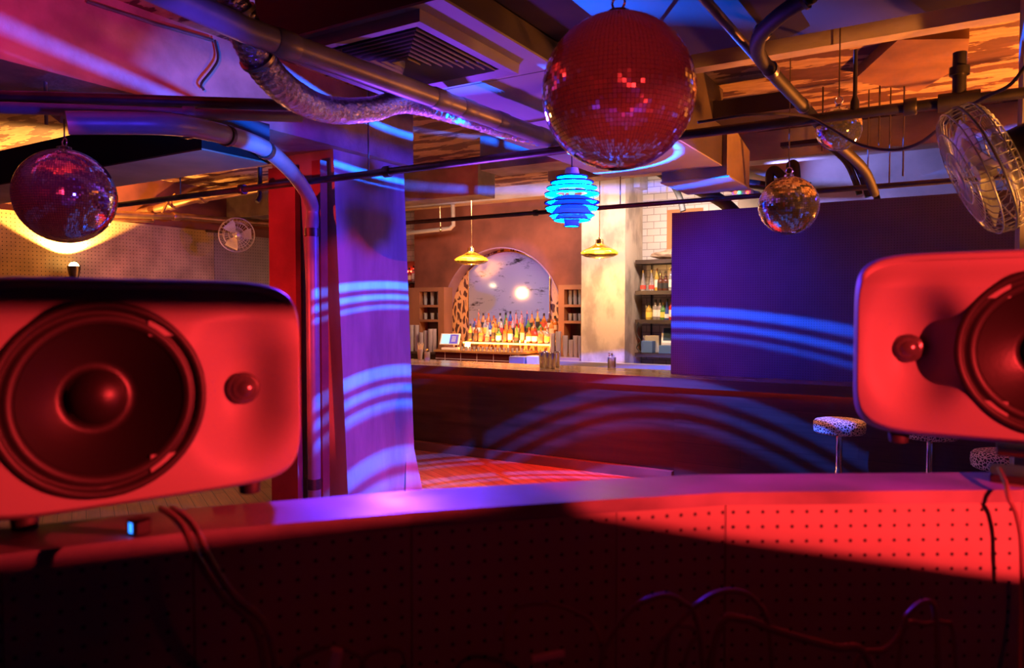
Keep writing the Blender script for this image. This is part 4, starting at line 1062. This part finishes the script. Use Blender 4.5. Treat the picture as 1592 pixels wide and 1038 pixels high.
# steel shakers
shk = None
for k, (px_, py_) in enumerate(((843, 572), (852, 573), (860, 574), (866, 571), (847, 570))):
    p = PZ(px_, py_ - 1, ZC); h = .19 if k in (0, 1, 4) else .16
    lab = 'steel cocktail shaker tin, ' + ['leftmost of the front row', 'second of the front row', 'third of the front row', 'rightmost of the cluster', 'tallest at the rear of the cluster'][k]
    if shk is None:
        shk = tag(MB().lathe([(0, 0), (.030, 0), (.032, .004), (.044, .185), (.046, .187), (.044, .19), (.042, .187), (.030, .006), (0, .006)], 28).build('shaker_tin', M['chrome'], None, smooth='auto', local=True), lab, 'shaker', 'shaker tins on the bar counter')
        shk.location = (p.x, p.y, ZC)
    else: copy_thing(shk, (p.x, p.y, ZC), lab)

# tiled side wall with shelves -------------------------------------------------
struct(MB().box(-3.99, -2.45, 10.25, 10.32, 0, CEIL).build('wall_tiled', M['white_tile']))
struct(MB().box(-2.45, 3.9, 9.6, 9.75, 0, CEIL).build('wall_plaster', mat('cream_plaster', (.60, .50, .38), .8, var=.35, vscale=2, bump=.1)))
t = thing('wall_shelves', 'set of dark wooden shelves on the white tiled wall', 'shelves', (-3.2, 10.1, 0))
for z in (2.53, 2.095, 1.685, 1.215): MB().box(-3.96, -2.2, 9.9, 10.24, z - .055, z).build('shelf', M['dark_wood'], t)
for x in (-3.85, -3.2): MB().box(x, x + .015, 10.225, 10.245, 1.2, 2.475).build('rail', M['black'], t)
o = tag(MB().box(-3.62, -3.1, 10.24, 10.2495, 2.55, 3.25).build('wall_board', mat('orange_board', (.55, .22, .08), .6)), 'rust coloured board on the tiled wall above the shelves', 'board')
o = tag(MB().box(-3.55, -2.9, 10.235, 10.2495, 1.72, 2.03).build('red_sign', mat('red_panel', (.85, .07, .03), .5)), 'bright red panel on the tiled wall behind the shelf bottles', 'panel')
p1 = [('cone', 'clear', 'red', 'brass'), ('cone', 'clear', 'red', 'brass'), ('slim', 'gold', 'white', 'brass'), ('squat', 'dark', 'black', 'brass'), ('squat', 'dark', 'black', 'brass'), ('slim', 'clear', 'white', 'brass'), ('round', 'amber', 'white', 'brass')]
for k, a in enumerate(p1):
    p = PY((1000, 1013, 1021, 1027, 1035, 1043, 1052)[k], 440, 10.05)
    b_ = bottle(*a, (p.x, 10.05, 2.0955), liqname[a[1]] + ' bottle, ' + ORD[k] + ' from the pillar on the upper bottle shelf', 'bottles on the tiled wall shelves')
p2 = [('squat', 'gold', 'yellow', 'black'), ('round', 'clear', 'white', 'black'), ('round', 'clear', 'white', 'black'), ('squat', 'green', 'yellow', 'brass'), ('cone', 'blue', 'white', 'black'), ('round', 'red', 'white', 'black')]
for k, a in enumerate(p2):
    p = PY((1009, 1019, 1026, 1031, 1037, 1044)[k], 490, 10.05)
    bottle(*a, (p.x, 10.05, 1.6855), liqname[a[1]] + ' bottle, ' + ORD[k] + ' from the pillar on the lower bottle shelf', 'bottles on the tiled wall shelves')
# bundle on the top shelf
m_ = MB(); bmesh.ops.create_icosphere(m_.bm, subdivisions=4, radius=1)
pp = PY(1018, 400, 10.05)
for v in m_.bm.verts:
    k = 1 + .22 * noise.noise(v.co * 2.3); v.co = Vector((v.co.x * .33 * k, v.co.y * .13 * k, max(0, v.co.z * .5 + .5) * .13 * k))
m_.bm.transform(Matrix.Translation((-3.45, 10.05, 2.5305)))
o = tag(m_.build('cloth_bundle', M['wrap'], None, smooth=True), 'tan cloth bundle lying along the topmost tiled wall shelf', 'bundle')
# bits on the lowest shelf
p = PY(1009, 545, 10.0)
o = tag(MB().box(p.x - .095, p.x + .075, 9.93, 10.06, 1.2155, 1.385).build('blue_box', M['blue_plastic'], None, bevel=.006), 'plain blue box on the lowest tiled wall shelf', 'box')
o = tag(MB().box(p.x - .12, p.x + .12, 10.07, 10.21, 1.2155, 1.46).build('white_box', M['white_plastic'], None, bevel=.006), 'cream box standing behind the plain blue box', 'box')
p = PY(1041, 545, 10.0)
t = thing('cash_register', 'white till with tilted screen on the lowest shelf by the partition', 'till', (p.x + .02, 10.05, 1.2155), (0, 0, .2))
MB().box(-.17, .17, -.12, .12, 0, .11).build('drawer', M['blue_plastic'], t, local=True, bevel=.004)
R_ = Matrix.Translation((.0, .02, .25)) @ Matrix.Rotation(-.4, 4, 'X')
MB().box(-.14, .14, -.1, .1, .1105, .16).build('body', M['white_plastic'], t, local=True, bevel=.01)
tb = xbox(MB(), R_, -.15, .15, -.012, .012, -.11, .13).build('monitor', M['white_plastic'], t, local=True, bevel=.006)
xbox(MB(), R_, -.125, .125, -.0135, -.0125, -.085, .105).build('screen', mat('dim_screen', (.05, .09, .14), .15), tb, local=True)
o = pipe('tap_hose', 'thin black wire loop hanging off the pillar end of the shelves', 'wire', [PY(x, y, 9.88) for x, y in ((992, 500), (990, 518), (996, 530), (990, 540), (998, 549))], .008, M['rubber'], smooth_n=5)

# ================================================================== LEFT WALL
y0, y1 = 3.0, PX(332, 358, XL + .03).y
o = tag(MB().box(XL + .002, XL + .03, y0, y1, 0, 3.07).build('peg_panel', M['peg_wall'], None), 'tan pegboard panel on the far left wall lit by an uplight', 'pegboard')
o = tag(MB().box(XL + .002, XL + .03, y1 + .006, 10.1, 0, 3.05).build('peg_panel', M['peg_grey'], None), 'greyish pegboard panel beside the front column', 'pegboard')
up = PX(115, 416, -9.95)
t = thing('uplight', 'bright warm uplight washing the tan pegboard', 'uplight', (up.x, up.y, up.z))
MB().lathe([(.0, -.16), (.05, -.16), (.075, -.02), (.078, .02), (.070, .02), (.066, -.02), (0, -.10)], 28).build('housing', M['dark_steel'], t, smooth='auto', local=True)
MB().lathe([(0, .075), (.03, .068), (.052, .045), (.064, .01), (.03, -.012), (0, -.014)], 24).build('lens', M['warm_lamp'], t, smooth=True, local=True)
MB().tube([(0, 0, -.13), (-.22, 0, -.13)], .014, 10).build('bracket', M['dark_steel'], t, smooth='auto', local=True)

# ================================================================== LIGHTS
def light(name, kind, loc, col, power, target=None, size=.05, spot=60, blend=.2, sx=None, sy=None):
    ld = bpy.data.lights.new(name, kind); ld.color = col; ld.energy = power
    o = bpy.data.objects.new(name, ld); COL.objects.link(o); o.location = loc
    if kind == 'AREA':
        ld.shape = 'RECTANGLE'; ld.size = sx or size; ld.size_y = sy or size
    else: ld.shadow_soft_size = size
    if kind == 'SPOT': ld.spot_size = math.radians(spot); ld.spot_blend = blend
    if target is not None:
        o.rotation_euler = (Vector(target) - Vector(loc)).to_track_quat('-Z', 'Y').to_euler()
    return o
RED = (1, .030, .032); BLUE = (.0, .10, 1); VIOLET = (.32, .03, 1); WARM = (1, .55, .2); ORANGE = (1, .30, .05)

# red wash whose lower cut-off crosses the booth pegboard
A_ = D(960, 792, inn[4].dot(fwdh)); B_ = D(1592, 888, inn[6].dot(fwdh))
def stage_lamp(name, label, pos, target, power, e0, e1, spot, blend=.15, size=.003, top=None, drop=.55):
    """a shuttered stage lamp: the barn door's edge lies in the plane through the lamp and the points e0, e1"""
    pos = Vector(pos); fwd = (Vector(target) - pos).normalized()
    dA, dB = (e0 - pos).normalized(), (e1 - pos).normalized()
    nn = dA.cross(dB).normalized()
    if nn.z < 0: nn = -nn
    light(name, 'SPOT', pos, RED, power, target, size, spot, blend)
    m_ = (dA + dB).normalized(); sd = m_.cross(nn).normalized()
    t = thing('stage_lamp', label, 'stage lamp', pos)
    q = fwd.to_track_quat('-Z', 'Y').to_matrix().to_4x4()
    MB().lathe([(.105, -.02), (.11, .03), (.11, .24), (.07, .29), (0, .29), (0, .28), (.1, .23), (.10, .03), (.10, -.02)], 28, Matrix.Translation(pos) @ q).build('housing', M['black'], t, smooth='auto')
    zt_ = 3.2 if pos.x > -1.78 else CEIL
    MB().tube([pos - fwd * .14 + Vector((0, 0, .10)), Vector((pos.x - fwd.x * .14, pos.y - fwd.y * .14, zt_))], .016, 10).build('hanging_pole', M['black'], t, smooth='auto')
    lo_ = pos - nn * .001
    c4 = [lo_ + m_ * .12 - sd * .30, lo_ + m_ * .12 + sd * .30, lo_ + m_ * .42 + sd * .55, lo_ + m_ * .42 - sd * .55]
    MB().hexa([p - nn * .006 for p in c4], c4).build('added_flap', M['black'], t)  # added flap cuts the light along that edge
    if top:
        d0, d1 = (top[0] - pos).normalized(), (top[1] - pos).normalized(); n2 = d0.cross(d1).normalized()
        if n2.z < 0: n2 = -n2
        m2 = (d0 + d1).normalized(); s2 = m2.cross(n2).normalized(); hi_ = pos + n2 * .001
        c6 = [hi_ + m2 * .12 - s2 * .30, hi_ + m2 * .12 + s2 * .30, hi_ + m2 * .42 + s2 * .55, hi_ + m2 * .42 - s2 * .55]
        MB().hexa(c6, [p + n2 * .006 for p in c6]).build('added_flap', M['black'], t)  # added upper flap keeps the loudspeaker's top band dark
    c5 = [lo_ - nn * drop + m_ * .16 - sd * .5, lo_ - nn * drop + m_ * .16 + sd * .5, lo_ - nn * .0062 + m_ * .16 + sd * .5, lo_ - nn * .0062 + m_ * .16 - sd * .5]
    MB().hexa([p - m_ * .006 for p in c5], c5).build('added_flap', M['black'], t)  # added hanging flap stops light leaking below the cut
rc = re_ + dirr * .2 + Vector((0, 0, 1.70 - re_.z))
stage_lamp('red_wash', 'unseen red stage lamp with added flaps behind the booth aimed at the right pegboard', cam2w(1.45, -1.2, 2.3), rc + RT * .12, 1000, A_, B_, 35)
spL = le + dirl * .2 + Vector((0, 0, LZ + .22 - le.z))
stage_lamp('red_beam', 'unseen red stage lamp with added flaps at the side of the booth aimed across it', cam2w(2.25, .5, 1.93), spL, 860, inn[1] + Vector((0, 0, LZ)), inn[3] + Vector((0, 0, LZ)), 15, .5, top=(Vector((le.x, le.y, LZ + .300)), Vector((le.x, le.y, 0)) + dirl * .5 + Vector((0, 0, LZ + .300))))
# red wash in the room
light('red_floor', 'SPOT', (-2.6, 6.6, 3.3), (1, .03, .012), 1500, (-3.5, 6.5, 0), .08, 58, .6)
stage_lamp('red_beam_face', 'added unseen red lamp with flaps hung by the duct aimed along the concrete beam', (-2.3, 1.0, 3.02), (-4.5, 2.2, 3.6), 260, Vector((-4.5, .5, 3.2)), Vector((-4.5, 4.2, 3.2)), 70, .6, drop=.08)  # added off-frame lamp to redden the beam but not the pipe
light('ball_fill', 'SPOT', cam2w(.35, -.7, 2.75), RED, 520, D(961, 144, 2.43), .03, 11, .3)  # added red spot to brighten the big mirror ball
light('ball_fill_left', 'SPOT', cam2w(-.7, -.4, 2.7), (1, .03, .12), 420, D(102, 305, 4.0), .03, 8, .3)  # added spot to brighten the left mirror ball
light('cable_fill', 'SPOT', cam2w(.55, .1, 2.35), RED, 3, cam2w(.28, .98, 1.35), .02, 60, .5)  # added faint red spot so the booth cables show
light('red_column', 'SPOT', (-5.6, 1.2, 1.9), RED, 420, (-5.0, 4.7, 1.9), .08, 45, .5)
# blue
light('globe_light', 'POINT', gc, BLUE, 2100, None, .002)
light('blue_wash', 'SPOT', (-.4, 5.8, 2.7), (.05, .02, 1), 950, (-4.6, 5.0, 1.7), .1, 60, .6)
light('blue_pipe', 'SPOT', (-2.9, 3.3, 2.4), (.0, .12, 1), 260, (-4.3, 3.4, 2.95), .03, 46, .5)
light('blue_wall', 'SPOT', (-2.0, 8.35, 3.25), (.20, .22, 1), 190, (-.5, 9.6, 3.35), .05, 80, .6)
light('stool_downlight', 'SPOT', (-.9, 7.0, 3.4), (1, .30, .06), 220, (-.9, 7.1, .8), .03, 16, .5)
light('blue_ledge', 'SPOT', (-3.3, 3.9, 2.8), (.13, .03, 1), 800, (-.7, .9, 1.5), .1, 40, .6)
light('blue_panel', 'SPOT', (-3.0, 5.2, 2.6), (.01, .015, 1), 330, (-2.0, 8.0, 1.9), .1, 50, .8)
light('violet_duct', 'SPOT', (-3.5, 4.4, 1.7), (.24, .05, 1), 200, (-2.35, 3.7, 3.1), .1, 62, .6)
light('violet_beam', 'SPOT', (-1.6, 1.6, 2.3), (.06, .03, 1), 90, (-4.5, 2.0, 3.4), .08, 40, .5)
# warm
light('uplight_lamp', 'SPOT', (up.x, up.y, up.z + .10), (1, .42, .09), 900, (up.x - .05, up.y, up.z + 1), .02, 126, .15)
for nm, p in (('pendant_light_arch', pA), ('pendant_light_pillar', pB)):
    light(nm, 'POINT', p + Vector((0, 0, -.066)), (1, .54, .17), 80, None, .02)
light('bar_fill', 'AREA', (-5.6, 8.8, 3.4), (1, .72, .66), 62, (-5.8, 9.8, 1.4), .6, sx=3.0, sy=.4)
light('blue_mirror', 'SPOT', (-5.0, 7.4, 3.2), (.06, .18, 1), 330, (-6.3, 10.4, 2.1), .03, 30, .4)  # added spot that gives the mirror its blue cast
light('bar_side_fill', 'AREA', (-3.2, 9.0, 3.2), (1, .74, .64), 45, (-3.4, 10.2, 1.8), .3, sx=1.0, sy=.3)
light('bottle_glow', 'AREA', (-6.05, 9.66, 1.26), (1, .30, .06), 60, (-6.05, 10.1, 1.5), .1, sx=1.6, sy=.05)
light('orange_right', 'SPOT', (1.3, 7.7, 1.7), (1, .25, .035), 1100, (.0, 6.3, 3.8), .1, 84, .6)
light('orange_front', 'SPOT', (1.7, 3.4, 1.9), (1, .30, .05), 420, (-.1, 5.0, 3.6), .06, 58, .5)
light('fan_fill', 'SPOT', (1.7, 3.0, 1.9), (1, .36, .07), 130, fl_, .05, 22, .5)  # added amber spot for golden highlights on the fan
light('red_rear', 'SPOT', (-1.5, -1.0, 3.1), RED, 90, (-1.8, -4.0, 2.9), .1, 60, .4)
light('amber_left', 'POINT', (-8.6, 6.2, 2.2), (1, .34, .07), 40, None, .1)

w = bpy.data.worlds.new('World'); scene.world = w; w.use_nodes = True
w.node_tree.nodes['Background'].inputs[0].default_value = (0, 0, 0, 1); w.node_tree.nodes['Background'].inputs[1].default_value = 0

# ================================================================== CAMERA
cd = bpy.data.cameras.new('Camera'); cam = bpy.data.objects.new('Camera', cd); COL.objects.link(cam)
cam.location = EYE
cam.rotation_euler = (PI / 2 - PITCH, 0, YAW)
cd.sensor_width = 36; cd.lens = FPX / 1592 * 36; cd.clip_start = .02
cd.dof.use_dof = True; cd.dof.focus_distance = 8.0; cd.dof.aperture_fstop = 4.0
scene.camera = cam
scene.view_settings.view_transform = 'Standard'; scene.view_settings.look = 'None'; scene.view_settings.gamma = 1; scene.view_settings.use_curve_mapping = False
scene.view_settings.exposure = 0.0
cy = scene.cycles
cy.use_denoising = True
try: cy.denoiser = 'OPENIMAGEDENOISE'
except Exception: pass
cy.max_bounces = 8; cy.transparent_max_bounces = 24; cy.sample_clamp_indirect = 6.0; cy.caustics_reflective = False; cy.caustics_refractive = False
cy.use_light_tree = True
